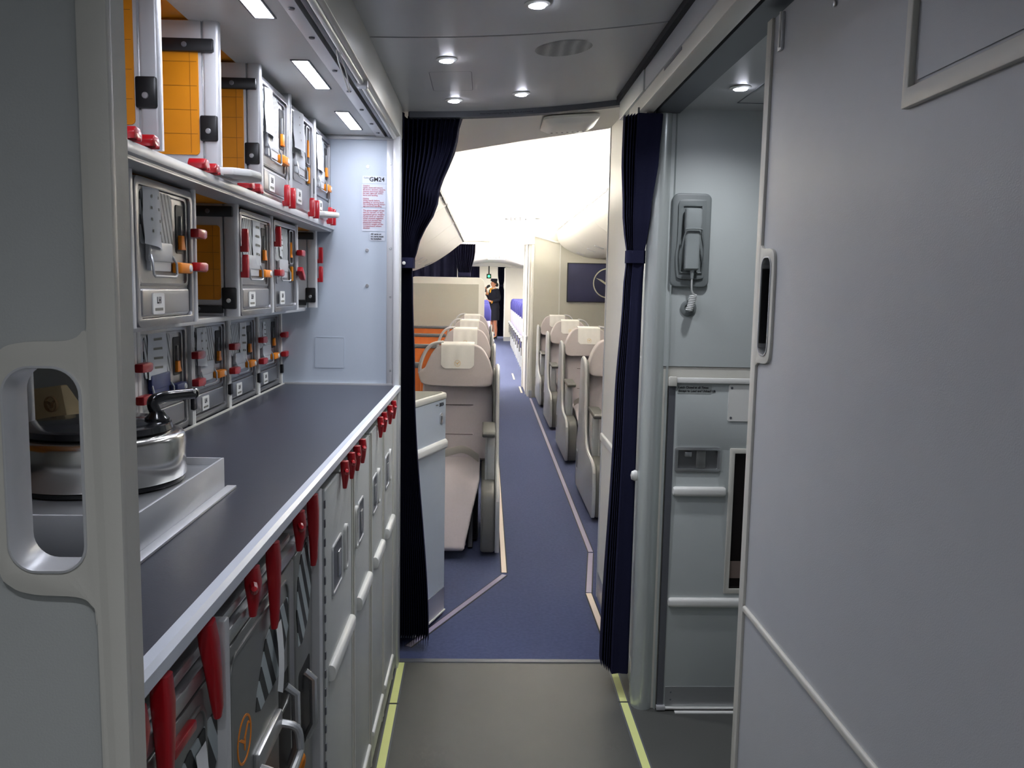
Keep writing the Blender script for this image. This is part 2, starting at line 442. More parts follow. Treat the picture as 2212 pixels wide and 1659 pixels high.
# ---- right sliding door
D2 = empty('door_2', (.615, 1.0, 0)); struct(D2, 'large grey sliding door with slim handle opening')
x2 = lambda p: (p[0] - .615, p[1] - 1.0, p[2])
hole2 = rr(1.802, 1.472, .058, .205, .022, 8)
MB().holed([(-.6, .02), (1.872, .02), (1.872, 2.075), (-.6, 2.075)], [hole2], 'x', .600, .630).build('door_panel', G_PANEL2, D2, xf=x2)
fr2 = spline([(1.846, 2.075), (1.846, 1.75), (1.846, 1.615), (1.842, 1.602), (1.826, 1.595), (1.785, 1.593), (1.764, 1.585), (1.756, 1.56), (1.755, 1.47), (1.756, 1.385), (1.764, 1.36), (1.785, 1.351), (1.826, 1.349), (1.842, 1.342), (1.846, 1.33), (1.846, 1.1), (1.846, .02)], 4)
MB().holed(fr2 + [(1.877, .02), (1.877, 2.075)], [hole2], 'x', .594, .6005).build('door_frame', G_FRAME, D2, bev=.002, xf=x2)
MB().box(.6005, .634, 1.872, 1.877, .02, 2.075).build('edge_strip', G_FRAME, D2, xf=x2)
MB().holed(rr(1.802, 1.472, .064, .211, .025, 8), [hole2], 'x', .592, .634).build('handle_rim', ALU_P, D2, bev=.0015, xf=x2)
MB().prism(rr(.5985, .788, .010, .016, .005), 'y', -.6, 1.845).build('bumper_strip', G_FRAME, D2, xf=x2)
MB().holed([(.4, 1.765), (1.238, 1.765), (1.238, 2.06), (.4, 2.06)], [[(.43, 1.792), (1.222, 1.792), (1.222, 2.04), (.43, 2.04)]], 'x', .590, .6005).build('hatch_frame', G_FRAME, D2, bev=.0015, xf=x2)
MB().box(.5975, .6005, .435, 1.212, 1.80, 2.035).build('hatch_panel', G_PANEL2, D2, xf=x2)
MB().box(.594, .6005, 1.783, 1.806, 1.995, 2.07).build('door_clip', ALU_P, D2, bev=.002, xf=x2)
MB().box(.591, .5945, 1.787, 1.792, 2.0, 2.07).build('door_clip_rib', WHITE, D2, xf=x2)
MB().lathe([(0, -.003), (.005, -.002), (.006, 0)], (.5985, 1.525, 2.002), 12, 'x').build('screw', ALU, D2, xf=x2)

# ---- right header with the sliding track, black seal and lintel
hd = empty('trim_3', (.55, 2.0, 2.1)); struct(hd, 'header and sliding track above the grey door')
x3 = lambda p: (p[0] - .55, p[1] - 2.0, p[2] - 2.1)
MB().box(.484, .500, -1.7, 3.30, 2.205, 2.30).build('black_seal', SEAL, hd, xf=x3)
MB().box(.500, .530, -1.7, 2.80, 2.140, 2.30).build('upper_lintel', G_PANEL2, hd, xf=x3)
MB().box(.496, .560, 2.81, 3.30, 2.140, 2.30).build('lintel_end_panel', G_PANEL, hd, bev=.002, xf=x3)
MB().prism([(.505, 2.096), (.545, 2.085), (.545, 2.2), (.515, 2.2), (.505, 2.15)], 'y', -1.7, 3.12).build('track_rail', G_FRAME, hd, bev=.002, xf=x3)
MB().box(.545, .560, -1.7, 3.12, 2.15, 2.2).build('track_slot', RAILG, hd, xf=x3)
MB().box(.560, .640, -1.7, 3.12, 2.092, 2.2).build('track_inner_rail', RAILG, hd, xf=x3)
MB().box(.5035, .508, 2.30, 2.52, 2.130, 2.138).build('vent_slot', RAILG, hd, xf=x3)

# ---- lift lobby: ceiling, side wall, wall with handset and lift door
struct(box('ceiling', G_CEIL, (.64, 1.45, -1.7, 2.95, 2.107, 2.14)), 'grey lobby ceiling in front of the lift')
lc = bpy.data.objects['ceiling.003'] if 'ceiling.003' in bpy.data.objects else None
struct(box('wall_right', G_LIFT, (1.42, 1.45, -1.7, 2.95, 0, 2.14)), 'grey side wall of the lift lobby')
struct(box('wall_back', G_PANEL, (-1.2, 1.45, -1.73, -1.7, 0, 2.3)), 'grey wall behind the viewer')
COLM = mat('satin_silver_column', (196, 202, 200), .3, .45, var=.02)
WL = empty('wall_lift', (.9, 2.93, 0)); struct(WL, 'grey wall carrying the handset and the lift door')
xl = lambda p: (p[0] - .9, p[1] - 2.93, p[2])
MB().box(.612, 1.42, 2.914, 2.96, 1.243, 2.107).build('upper_panel', G_LIFT, WL, xf=xl)
MB().box(.612, 1.42, 2.918, 2.96, 0, 1.241).build('lower_panel', G_FRAME, WL, xf=xl)
# rounded corner column + short wall to the curtain
col = [(.634, 2.905)] + [(.5905 + .040 * math.sin(a), 2.95 - .05 * math.cos(a)) for a in [R(60 - 15 * k) for k in range(11)]] + [(.558, 2.985), (.572, 3.05), (.592, 3.25), (.594, 3.30), (.634, 3.30)]
MB().prism(col, 'z', 0, 2.107)  .build('corner_column', COLM, WL, xf=xl, ang=60)
MB().prism([(.558, 2.99), (.554, 2.99), (.568, 3.05), (.588, 3.25), (.591, 3.25), (.572, 3.05)], 'z', 0, .10).build('kick_plate', ALU, WL, xf=xl)
MB().lathe([(0, 0), (.014, .004), (.016, .012), (.012, .024), (0, .028)], (0, 0, 0), 14, 'x').build('curtain_stud', WHITE, WL, xf=lambda p: (.5545 - p[0] - .9, p[1] * .8 + 2.965 - 2.93, p[2] * 1.25 + .846))

# ---- wall right in the cabin, beyond the curtain
CWR = empty('wall_right', (.60, 3.7, 0)); struct(CWR, 'white cabin partition beside the right hand curtain')
xw = lambda p: (p[0] - .60, p[1] - 3.7, p[2])
MB().box(.572, .66, 3.302, 4.04, 0, 2.30).build('partition_panel', CABW, CWR, xf=xw)
MB().box(.568, .574, 4.028, 4.044, 0, 2.30).build('edge_strip', ALU_P, CWR, xf=xw)
MB().box(.5695, .574, 3.302, 4.028, 0, .13).build('kick_plate', ALU, CWR, xf=xw)
MB().prism(rr(.571, .80, .018, .04, .009), 'y', 3.302, 4.03).build('bumper_strip', WHITE, CWR, xf=xw)
struct(box('wall_right', CABW, (.66, 2.2, 4.0, 4.04, 0, 2.6)), 'white back of the lift monument')

# ---- cabin shell
fzA = lambda x: 2.47 - (.23 if x < .33 else .06) * ((x - .33) / .64) ** 2
for k, (ya, yb) in enumerate(((3.3, 5.6), (5.606, 7.6), (7.606, 9.6), (9.606, 11.7))):
    struct(arch('ceiling', -.40, 1.06, ya, yb, fzA, CABW, .02, 18), 'bright curved cabin ceiling panel')
fzB = lambda x: 2.26 - .12 * min(1.1, ((x - .2) / .7) ** 2)
for k, (ya, yb) in enumerate(((11.7, 15.4), (15.406, 19.2), (19.206, 23.0), (23.006, 28.2))):
    struct(arch('ceiling', -1.3, 1.6, ya, yb, fzB, CABW, .02, 18), 'far curved cabin ceiling panel')
struct(MB().box(-.4, .66, 11.68, 11.74, 2.10, 2.52).build('trim_4', CABW), 'white ceiling header at the class divider')
struct(MB().box(-1.3, 1.6, 25.66, 25.70, 2.135, 2.4).build('trim_5', CABW), 'white ceiling header at the far curtains')
# flat white entry panel right behind the curtain rail, oblique far edge
struct(MB().prism([(-.42, 3.38), (.572, 3.38), (.572, 4.07), (.146, 4.17), (-.21, 4.46), (-.42, 4.75)], 'z', 0, .03).build('ceiling', CABW, xf=lambda p: (p[0], p[1], zc(p[0]) + p[2] + .012)), 'flat white entry ceiling panel behind the curtain rail')
struct(box('wall_left', CABW, (-2.02, -2.0, 3.3, 28.2, 0, 2.6)), 'white cabin side lining on the far left')
struct(box('wall_right', CABW, (2.18, 2.2, 4.0, 28.2, 0, 2.6)), 'white cabin side lining on the far right')
struct(box('ceiling', CABW, (-2.0, 2.2, 3.3, 28.2, 2.60, 2.64)), 'white cabin crown lining')
struct(box('wall_back', CABG, (-2.0, 2.2, 28.2, 28.24, 0, 2.6)), 'grey wall at the far end of the cabin')
struct(box('wall_front', CABW, (-2.0, -.345, 3.30, 3.34, 0, 2.6)), 'white cabin side of the galley end wall')

# ================================================================== GALLEY RACK
RK = empty('galley_rack', (-.8, 2.35, 1.124))
tag(RK, 'open galley rack of silver dividers, amber liners and red latches above worktop', 'rack')
xr = lambda p: (p[0] + .8, p[1] - 2.35, p[2] - 1.124)
def rk(b, nm, m, par=None, bev=0, **k):
    return b.build(nm, m, par or RK, bev=bev, xf=xr, **k)

rk(MB().box(-1.168, -.577, .75, 3.248, 1.700, 1.722), 'shelf', ALU_P)
rk(MB().prism([(-.577, 1.703), (-.569, 1.705), (-.567, 1.713), (-.569, 1.723), (-.577, 1.7255)], 'y', .75, 3.248), 'shelf_front_rail', ALU_P)
rk(MB().box(-1.168, -.645, .75, 3.20, 1.6965, 1.6995), 'bay_liner', AMBER)
rk(MB().box(-.645, -.5775, .75, 3.248, 1.6965, 1.6995), 'shelf_underside', ALU_P)
rk(MB().box(-1.168, -.665, 1.53, 3.205, 1.403, 1.416), 'lower_shelf', ALU_P, None, .002)
rk(MB().box(-1.168, -1.160, .75, 3.248, 1.127, 1.40), 'back_panel', G_PANEL)
rk(MB().box(-1.168, -1.160, .75, 3.248, 1.416, 1.696), 'back_panel', AMBER)
rk(MB().box(-1.168, -1.160, .75, 3.248, 1.722, 2.05), 'back_panel', AMBER)

def divider(xf_, y, z0, z1, liner=True, bumpz=None, bars=(), thick=.011, plate=True):
    b = MB().prism(rr(xf_ - .0165, y, .035, thick * 2, .007, 4), 'z', z0, z1).box(-.75, xf_ - .036, y - thick + .0008, y + thick - .0008, z0, z1)
    d = rk(b, 'divider', ALU_P)
    if plate:
        rk(MB().box(-1.158, -.75, y - .009, y + .009, z0, z1), 'divider_plate', G_PANEL, d)
    if liner:
        L = MB().prism(rr((xf_ - .042 - 1.10) / 2, (z0 + z1) / 2 - .006, xf_ - .042 + 1.10, z1 - z0 - .095, .008), 'y', y - thick - .0015, y - .005)
        rk(L, 'liner', AMBER, d)
        S = MB()
        for k in range(1, 5):
            zz = z0 + .035 + (z1 - z0 - .09) * k / 4.6
            S.box(-1.09, xf_ - .045, y - thick - .002, y - thick - .0014, zz, zz + .0010)
        S.box(xf_ - .060, xf_ - .0590, y - thick - .002, y - thick - .0014, z0 + .045, z1 - .055)
        rk(S, 'liner_seam', AMBER_L, d)
    if bumpz:
        rk(MB().box(xf_ - .040, xf_ - .003, y - thick - .006, y + thick + .006, bumpz - .027, bumpz + .027), 'bumper', BLACK, d, .004)
        rk(MB().lathe([(0, -.002), (.005, -.0015), (.006, 0)], (xf_ - .022, y - thick - .006, bumpz - .006), 12, 'y'), 'screw', ALU, d)
    for (za, zb, xa) in bars:
        rk(MB().box(-1.0, xa, y - thick - .010, y - .005, za, zb), 'black_bar', BLACK, d, .003)
        rk(MB().lathe([(0, -.002), (.005, -.0015), (.006, 0)], (xa - .06, y - thick - .010, (za + zb) / 2), 10, 'y'), 'screw', RAILG, d)
    return d
for y, op in ((.885, 1), (1.225, 1), (1.565, 1), (1.905, 1), (2.245, 1), (2.578, 0), (2.940, 0)):
    divider(-.575, y, 1.731, 2.05, bool(op), 1.828, ((1.985, 2.012, -.583), (1.731, 1.748, -.592)) if op else ())
for y, op in ((1.54, 0), (1.87, 0), (2.19, 1), (2.54, 0), (2.87, 0), (3.195, 2)):
    divider(-.623, y, 1.416, 1.696, op == 1, 1.462, ((1.664, 1.690, -.632), (1.424, 1.444, -.66)) if op else ())
for y in (1.90, 2.26, 2.585, 2.915):
    for s in (-1, 1):
        b = MB().prism(rr(-.774, y + s * (.0065 if y > 1.95 else .011),   .018, .0105 if y > 1.95 else .019, .003), 'z', 1.126, 1.40)
        rk(b, 'divider_rail', WHITE)
    rk(MB().box(-1.158, -.784, y - .006, y + .006, 1.126, 1.40), 'divider_plate', G_PANEL)
    if y > 1.95: rk(MB().box(-.772, -.761, y - .012, y + .012, 1.165, 1.198), 'bumper', BLACK, None, .002)
rk(MB().prism(rr(-.774, 3.243, .018, .010, .003), 'z', 1.126, 1.40), 'divider_rail', WHITE)
rk(MB().box(-.772, -.761, 3.235, 3.2499, 1.165, 1.198), 'bumper', BLACK, None, .002)
rk(MB().prism(rr(-.79, 1.46, .05, .016, .005), 'z', 1.124, 1.70), 'divider_rail', ALU_P)
# white pull out tabs on the shelf edge
for yc, w in ((1.965, .15), (2.995, .10)):
    b = MB().prism([(-.60, yc - w / 2), (-.545, yc - w / 2), (-.515, yc - w / 2 + .03), (-.505, yc), (-.515, yc + w / 2 - .03), (-.545, yc + w / 2), (-.60, yc + w / 2)], 'z', 1.7315, 1.748)
    rk(b, 'pull_out_tab', WHITE, None, .005)

# red quarter turn latches
def latch_mesh(kind):
    b = MB()
    if kind == 'up':
        b.prism([(-.009, -.006), (.009, -.006), (.010, .044), (.006, .055), (-.004, .056), (-.009, .046)], 'x', .004, .020)
        b.box(-.002, .006, -.006, .006, -.006, .010)
    elif kind == 'flat':          # folded back on the shelf edge, lying over
        b.prism([(-.020, 0), (.020, 0), (.022, .012), (.012, .024), (-.012, .026), (-.022, .014)], 'x', -.030, .014)
        b.box(-.03, .02, -.004, .004, -.004, .004)
    elif kind == 'side':          # turned across a divider
        b.prism([(-.026, -.008), (.018, -.010), (.030, -.006), (.031, .008), (.018, .011), (-.026, .010)], 'x', .004, .022)
        b.box(-.004, .006, -.006, .006, -.006, .006)
    elif kind == 'long':          # long trolley latch hanging from the worktop rail
        b.loft([[(x, y, z) for x, y in rr(cx, 0, t, w, .006, 3)] for z, w, t, cx in ((0, .020, .020, .006), (-.03, .022, .022, .007), (-.07, .019, .019, .008), (-.125, .015, .014, .008), (-.140, .013, .010, .007))])
    elif kind == 'short':
        b.loft([[(x, y, z) for x, y in rr(cx, 0, t, w, .006, 3)] for z, w, t, cx in ((0, .022, .020, .006), (-.025, .024, .022, .008), (-.05, .018, .016, .008), (-.072, .014, .010, .007))])
        b.tube([(.012, -.014, -.022), (.016, -.024, -.026), (.018, -.034, -.024), (.020, -.040, -.018)], [.006, .006, .005, .004], 8)
    return b.build('latch', RED, RK, bev=.0025 if kind in ('up', 'flat', 'side') else 0)
LM = {}
def latch(kind, x, y, z, rx=0, parent=None, s=1.0):
    if kind not in LM:
        LM[kind] = o = latch_mesh(kind)
    else:
        o = LM[kind].copy(); COL.objects.link(o)
    p = parent or RK
    o.parent = p
    o.location = (x - p.location.x, y - p.location.y, z - p.location.z)
    o.rotation_euler = (rx, 0, 0); o.scale = (s, s, s)
    return o
for y in (1.428, 1.505, 1.772, 1.842, 2.115, 2.19):
    latch('flat', -.574, y, 1.727, s=.78)
for y in (2.440, 2.512, 2.785, 2.862, 3.105, 3.175):
    latch('up', -.568, y, 1.722, s=.95)
for y, z, k in ((1.852, 1.602, 's'), (1.855, 1.532, 's'), (2.212, 1.585, 'u'), (2.212, 1.52, 'u'), (2.562, 1.615, 'u'), (2.562, 1.532, 's'), (2.862, 1.602, 's'), (2.865, 1.535, 't'), (3.212, 1.585, 'u'), (3.212, 1.515, 'u')):
    if k == 'u': latch('up', -.623, y, z, s=.95)
    else: latch('side', -.623, y, z, rx=R(-35) if k == 't' else 0)
for y in (1.90, 2.26, 2.585, 2.915, 3.235):
    for z in (1.310, 1.238):
        latch('side', -.765, y - .002, z, s=1.05)

# ================================================================== MEAL CONTAINERS
def container(loc, w, h, style, label, slip=1, latchm=None):
    t = empty('meal_container', loc); tag(t, label, 'container', 'steel meal containers in the rack')
    Y = lambda u: (u - .5) * w
    Z = lambda v: v * h
    lm = latchm or ORANGE
    MB().box(-.36, -.006, -w / 2, w / 2, 0.0005, h).build('body', STEEL, t, bev=.006)
    rim = MB().holed(rr(0, h / 2, w, h, .016), [rr(0, h / 2, w - .030, h - .030, .010)], 'x', -.010, .006)
    rim.build('front_rim', STEEL, t, bev=.0035)
    door = MB().prism(rr(0, h / 2, w - .033, h - .033, .009), 'x', -.012, -.003).build('door', STEEL, t)
    if style == 'A':
        MB().prism(rr(0, Z(.165), w - .05, Z(.19), .008), 'x', -.004, .004).build('lower_emboss', STEEL, door, bev=.004, seg=3)
        MB().holed(rr(0, Z(.61), w * .86, h * .66, .012), [rr(0, Z(.61), w * .80, h * .62, .010)], 'x', -.004, .0015).build('recess_edge', STEEL, door, bev=.0015)
        MB().prism(rr(Y(.815), Z(.70), w * .15, h * .36, .006), 'x', -.004, -.0015).build('latch_slot', DARK, door)
        MB().prism([(Y(.77), Z(.55)), (Y(.86), Z(.55)), (Y(.835), Z(.60)), (Y(.83), Z(.655)), (Y(.775), Z(.655))], 'x', -.003, .006).build('slot_pull', lm if lm is ORANGE else ORANGE, door, bev=.001)
        MB().box(-.002, .003, Y(.80), Y(.808), Z(.66), Z(.80)).build('slot_pin', ALU, door)
    else:
        MB().holed(rr(Y(.80), Z(.74), w * .17, h * .40, .01), [rr(Y(.80), Z(.74), w * .13, h * .37, .008)], 'x', -.004, .003).build('slot_rim', STEEL, door, bev=.001)
        MB().prism(rr(Y(.80), Z(.74), w * .13, h * .37, .008), 'x', -.0035, -.0015).build('latch_slot', DARK, door)
        MB().prism([(Y(.765), Z(.62)), (Y(.835), Z(.62)), (Y(.81), Z(.67)), (Y(.80), Z(.80)), (Y(.785), Z(.67))], 'x', -.002, .005).build('slot_pull', ORANGE, door, bev=.001)
        MB().prism(rr(Y(.82), Z(.43), w * .14, h * .20, .006), 'x', -.0035, -.0015).build('tab_slot', DARK, door)
        MB().box(-.002, .006, Y(.795), Y(.84), Z(.345), Z(.515)).build('amber_tab', AMBER, door, bev=.002)
        MB().prism(rr(Y(.40), Z(.42), w * .44, h * .22, .012), 'x', -.0035, -.001).build('handle_recess', STEEL, door)
    lab = MB().prism(rr(Y(.38), Z(.745), w * .52, h * .37, .012), 'x', -.002, .0016).build('striped_label', STRIPE, t)
    MB().prism(rr(Y(.40), Z(.515), w * .38, h * .135, .005), 'x', -.003, .007).build('handle_plate', ALU_P if latchm is None else latchm, t, bev=.0015)
    hb = MB().tube([(.006, Y(.22), Z(.49)), (.012, Y(.20), Z(.44)), (.013, Y(.205), Z(.36)), (.013, Y(.23), Z(.345)), (.013, Y(.58), Z(.345)), (.013, Y(.605), Z(.36)), (.012, Y(.61), Z(.44)), (.006, Y(.59), Z(.49))], .0024, 8)
    hb.build('handle_bail', ALU, t)
    MB().prism(rr(Y(.40), Z(.425), w * .34, h * .085, .004), 'x', -.003, .005).build('handle_backplate', ALU_P if latchm is None else latchm, t)
    if style == 'A':
        MB().box(-.003, .017, Y(.655), Y(.885), Z(.372), Z(.452)).build('latch_block', lm, t, bev=.004)
        MB().lathe([(0, .0195), (.006, .0195), (.008, .017)], (0, Y(.83), Z(.412)), 12, 'x').build('latch_screw', WHITE, t)
    pc = MB().prism(rr(Y(.335), Z(.155), w * .19, h * .145, .004), 'x', .003, .0062).build('placard', WHITE, t)
    text('LH', h * .062, (.0064, Y(.335), Z(.158)), '+x', TXT, pc, 'CENTER', bold=.0006)
    MB().box(.006, .0066, Y(.27), Y(.40), Z(.105), Z(.125)).build('printed_line', TXT_G, pc)
    # paper slip hanging over the label, curled
    if slip:
        y0, y1, zt, zb, curl = {1: (.14, .42, .94, .56, .018), 2: (.40, .66, .93, .50, .006), 3: (.25, .38, .90, .62, .006), 4: (.18, .56, .95, .55, .004), 5: (.10, .55, .97, .60, .03)}[slip]
        def fn(a, b):
            x = .003 + curl * (math.sin(math.pi * a) * .5 + b * .35) * (1 - .3 * abs(a - .5)) + .001 * math.sin(9 * b + 4 * a)
            return (x, Y(y0 + (y1 - y0) * (a - (.10 * b * (1 if slip in (1, 5) else .2)))), Z(zt + (zb - zt) * b - .03 * a * b))
        ps = MB().grid(fn, 8, 8).build('paper_slip', PAPER, t, solid=.0004)
        if True:
            pb = MB()
            for k in range(4):
                pb.add([tuple(Vector(fn(a, b)) + Vector((.0012, 0, 0))) for a, b in ((.25, .12 + k * .2), (.7, .12 + k * .2), (.7, .17 + k * .2), (.25, .17 + k * .2))], [(0, 1, 2, 3)])
            pb.build('paper_print', TXT_G, ps)
    return t
container((-.585, 2.412, 1.7225), .300, .305, 'A', 'steel container with orange latch, topmost row, second box from an open amber bay', 1)
container((-.585, 2.759, 1.7225), .325, .305, 'B', 'steel container with recessed handle and amber tab, topmost row', 5)
container((-.585, 3.096, 1.7225), .285, .305, 'A', 'steel container with orange latch, topmost row, against the end wall', 1)
container((-.629, 1.705, 1.4165), .300, .272, 'A', 'large looking steel container with orange latch under the first amber bay', 1)
container((-.629, 2.365, 1.4165), .318, .272, 'A', 'steel container with orange latch, middle row, beside the open dark bay', 2)
container((-.629, 2.705, 1.4165), .300, .272, 'B', 'steel container with recessed handle and amber tab, middle row', 3)
container((-.778, 2.083, 1.1265), .310, .268, 'A', 'steel container with blue latch and large paper slip behind coffee pot', 4, BLUE_P)
container((-.778, 2.4225, 1.1265), .295, .268, 'A', 'steel container with orange latch on worktop, right next to the blue latched one', 1)
container((-.778, 2.750, 1.1265), .300, .268, 'A', 'steel container with orange latch on worktop, second from the end wall', 2)
container((-.778, 3.076, 1.1265), .295, .268, 'A', 'steel container with orange latch on worktop, touching the end wall corner', 3)

# ================================================================== WORKTOP
NOSE = mat('pale_nosing', (222, 228, 238), .3)
WT = empty('worktop', (-.74, 2.0, 1.095)); tag(WT, 'dark galley worktop with silver front edge and red latches beneath', 'worktop')
xt = lambda p: (p[0] + .74, p[1] - 2.0, p[2] - 1.095)
MB().box(-1.165, -.337, .745, 3.248, 1.097, 1.1235).build('counter_slab', COUNTER, WT, xf=xt)
MB().prism([(-.337, 1.096), (-.325, 1.098), (-.318, 1.106), (-.318, 1.121), (-.324, 1.1265), (-.337, 1.1265)], 'y', .745, 3.248).build('front_edge', NOSE, WT, xf=xt)
MB().box(-.766, -.757, 1.45, 3.248, 1.1235, 1.1262).build('back_edge_trim', G_FRAME, WT, xf=xt)
MB().box(-.757, -.337, 3.240, 3.249, 1.1235, 1.130).build('end_edge_trim', ALU_P, WT, xf=xt)
MB().box(-.375, -.340, .745, 1.66, 1.078, 1.0965).build('latch_rail', ALU, WT, xf=xt)
for y, tilt in ((.845, 0), (.985, R(-14)), (1.305, 0), (1.612, 0)):
    latch('long', -.332, y, 1.100, rx=-tilt if y < .9 else tilt * -1, parent=WT)
for y in (.775, 1.185, 1.490):
    latch('short', -.332, y, 1.100, parent=WT)
for y in (1.93, 2.03, 2.12, 2.215, 2.60, 2.70, 2.86, 2.98):
    latch('short', -.322, y, 1.100, parent=WT, s=.88)

# tray, coffee pot, paper bag
TR = empty('spill_tray', (-.64, 1.35, 1.1237)); tag(TR, 'silver raised drip platform under the coffee pot', 'tray')
xtr = lambda p: (p[0] + .64, p[1] - 1.35, p[2] - 1.1237)
MB().box(-.775, -.477, 1.150, 1.544, 1.1237, 1.1700).build('platform', ALU, TR, xf=xtr)
MB().box(-.477, -.4725, 1.145, 1.548, 1.1237, 1.183).build('tray_wall', ALU_P, TR, bev=.001, xf=xtr)
MB().box(-.775, -.477, 1.544, 1.548, 1.1237, 1.183).build('tray_wall', ALU_P, TR, bev=.001, xf=xtr)
MB().box(-.775, -.477, 1.145, 1.150, 1.1237, 1.183).build('tray_wall', ALU_P, TR, bev=.001, xf=xtr)
MB().box(-.4725, -.455, 1.12, 1.562, 1.1237, 1.1285).build('tray_flange', ALU_P, TR, bev=.001, xf=xtr)

CP = empty('coffee_pot', (-.632, 1.402, 1.1703)); tag(CP, 'wide brushed steel coffee pot with black lid and handle on platform', 'pot')
MB().lathe([(.0, .0003), (.130, .0003), (.132, .003), (.132, .008)], (0, 0, 0), 48).build('base_ring', BLACK, CP)
MB().lathe([(.131, .008), (.1345, .011), (.1345, .072), (.132, .079), (.126, .083), (.118, .0845), (0, .0848)], (0, 0, 0), 64).build('body', STEEL_B, CP, ang=50)
MB().lathe([(0, .0850), (.112, .0850), (.115, .088), (.113, .097), (.104, .100), (.03, .102), (0, .1025)], (0, 0, 0), 48).build('lid', BLACK_G, CP)
fx, fy = -.544 + .632, 1.425 - 1.402
MB().lathe([(0, .098), (.020, .099), (.020, .104), (.014, .110), (.011, .116), (0, .117)], (fx, fy, 0), 24).build('handle_foot', BLACK_G, CP)
MB().tube(spline([(fx, fy, .108), (fx - .006, fy - .002, .125), (fx - .004, fy, .134), (fx + .006, fy + .015, .1375), (fx + .020, fy + .045, .137), (fx + .034, fy + .075, .136)], 5), .0095, 12).build('handle', BLACK_G, CP)
MB().lathe([(0, .0), (.0096, 0), (.010, .005), (.0, .006)], (fx + .034, fy + .075, .136), 14, 'y').build('handle_cap', BLACK_G, CP)
MB().lathe([(0, -.004), (.004, -.003), (.004, .0012), (0, .0012)], (fx + .040, fy + .068, .141), 12, 'x').build('handle_pin', ALU, CP)

PB = empty('paper_bag', (-.885, 1.76, 1.1237)); tag(PB, 'kraft paper bag with round crest behind the coffee pot', 'bag')
PB.rotation_euler = (0, 0, R(-20))
bb = MB().loft([[(-.06, -.03, 0), (.07, -.03, 0), (.07, .03, 0), (-.06, .03, 0)], [(-.06, -.028, .10), (.068, -.028, .10), (.068, .028, .10), (-.06, .028, .10)], [(-.056, -.012, .150), (.038, -.012, .165), (.036, .006, .165), (-.056, .006, .150)]])
bb.build('bag_body', KRAFT, PB, bev=.003)
crane(PB, (.030, -.027, .128), .016, '-y', KRAFT_T, .006)

# ================================================================== TROLLEYS AND CABINET UNDER THE WORKTOP
def trolley(y0, y1, label, logo=False, full=True):
    w = y1 - y0; yc = (y0 + y1) / 2
    t = empty('galley_trolley', (-.338, yc, 0)); tag(t, label, 'trolley', 'catering trolleys under the worktop')
    MB().box(-.76, -.012, -w / 2 + .004, w / 2 - .004, .085, 1.045).build('body', STEEL_D, t, bev=.006)
    MB().box(-.014, .002, -w / 2 + .006, w / 2 - .006, .10, 1.012).build('door', STEEL_D, t, bev=.004)
    MB().box(-.03, .004, -w / 2 + .003, w / 2 - .003, 1.018, 1.040).build('top_rail', ALU, t, bev=.004)
    MB().box(-.10, -.002, -w / 2 + .012, w / 2 - .012, 1.046, 1.062).build('top_handle', ALU, t, bev=.005)
    MB().box(-.74, -.012, -w / 2 + .02, w / 2 - .02, 1.043, 1.052).build('top_tray', STEEL_D, t)
    for x in (-.68, -.08):
        for y in (-w / 2 + .05, w / 2 - .05):
            MB().lathe([(0, -.012), (.042, -.012), (.045, -.006), (.045, .006), (.042, .012), (0, .012)], (x, y, .046), 18, 'y').build('castor', BLACK, t)
    if full:
        MB().holed(rr(-.01, .885, w * .80, .225, .03), [rr(-.01, .885, w * .77, .212, .026)], 'x', .001, .005).build('door_emboss', STEEL_D, t, bev=.002)
        v = MB().prism([(-.125, -.085), (-.115, -.045), (-.06, .055), (-.02, .075), (.10, .08), (.115, .06), (.115, .01), (.06, -.075), (.03, -.095), (-.10, -.10)], 'x', .002, .0036)
        v.build('striped_vent', STRIPE2, t, xf=lambda p: (p[0], p[1] * .92 + .06, p[2] * .62 + .912))
        sl = MB().grid(lambda a, b: (.006 + .014 * b * (1 - b) + .006 * b, .06 + .035 * a - .018 * b, .945 - .10 * b - .02 * a * b), 6, 8).build('paper_slip', PAPER, t, solid=.0004)
        MB().box(.001, .012, -.07, .075, .765, .80).build('handle_plate', ALU, t, bev=.004)
        MB().tube(spline([(.006, -.062, .775), (.034, -.066, .765), (.040, -.066, .735), (.040, -.05, .722), (.040, .06, .722), (.040, .075, .735), (.034, .075, .765), (.006, .072, .775)], 4), .007, 10).build('handle', ALU, t)
        MB().prism(rr(.13, .735, .085, .20, .01), 'x', .001, .0025).build('lock_recess', DARK, t)
        MB().tube([(.006, .12, .815), (.022, .125, .80), (.022, .13, .70), (.01, .135, .665)], .008, 10).build('lock_lever', ALU, t)
        MB().tube(spline([(.004, .075, .665), (.03, .08, .69), (.035, .10, .70), (.03, .115, .67), (.01, .118, .63)], 5), .008, 8).build('orange_strap', ORANGE, t)
    else:
        v = MB().prism([(-.06, -.095), (-.07, -.03), (-.06, .03), (-.03, .07), (.055, .09), (.062, .05), (.055, -.02), (.02, -.075), (-.03, -.10)], 'x', .002, .0036)
        v.build('striped_vent', STRIPE2, t, xf=lambda p: (p[0], p[1] + .003, p[2] + .93))
        MB().prism(rr(-.005, .70, .10, .16, .01), 'x', .001, .0025).build('lock_recess', DARK, t)
        MB().tube([(.004, -.01, .765), (.02, -.008, .75), (.02, -.004, .66), (.006, 0, .63)], .008, 10).build('lock_lever', ALU, t)
    if logo:
        crane(t, (.002, -.115, .85), .035, '+x', ORANGE, .0012, .1)
    return t
trolley(.755, 1.043, 'dull steel trolley next to the grey folding door, red tab on its door')
tA = [o for o in bpy.data.objects if o.get('label', '').startswith('dull steel trolley next')][0]
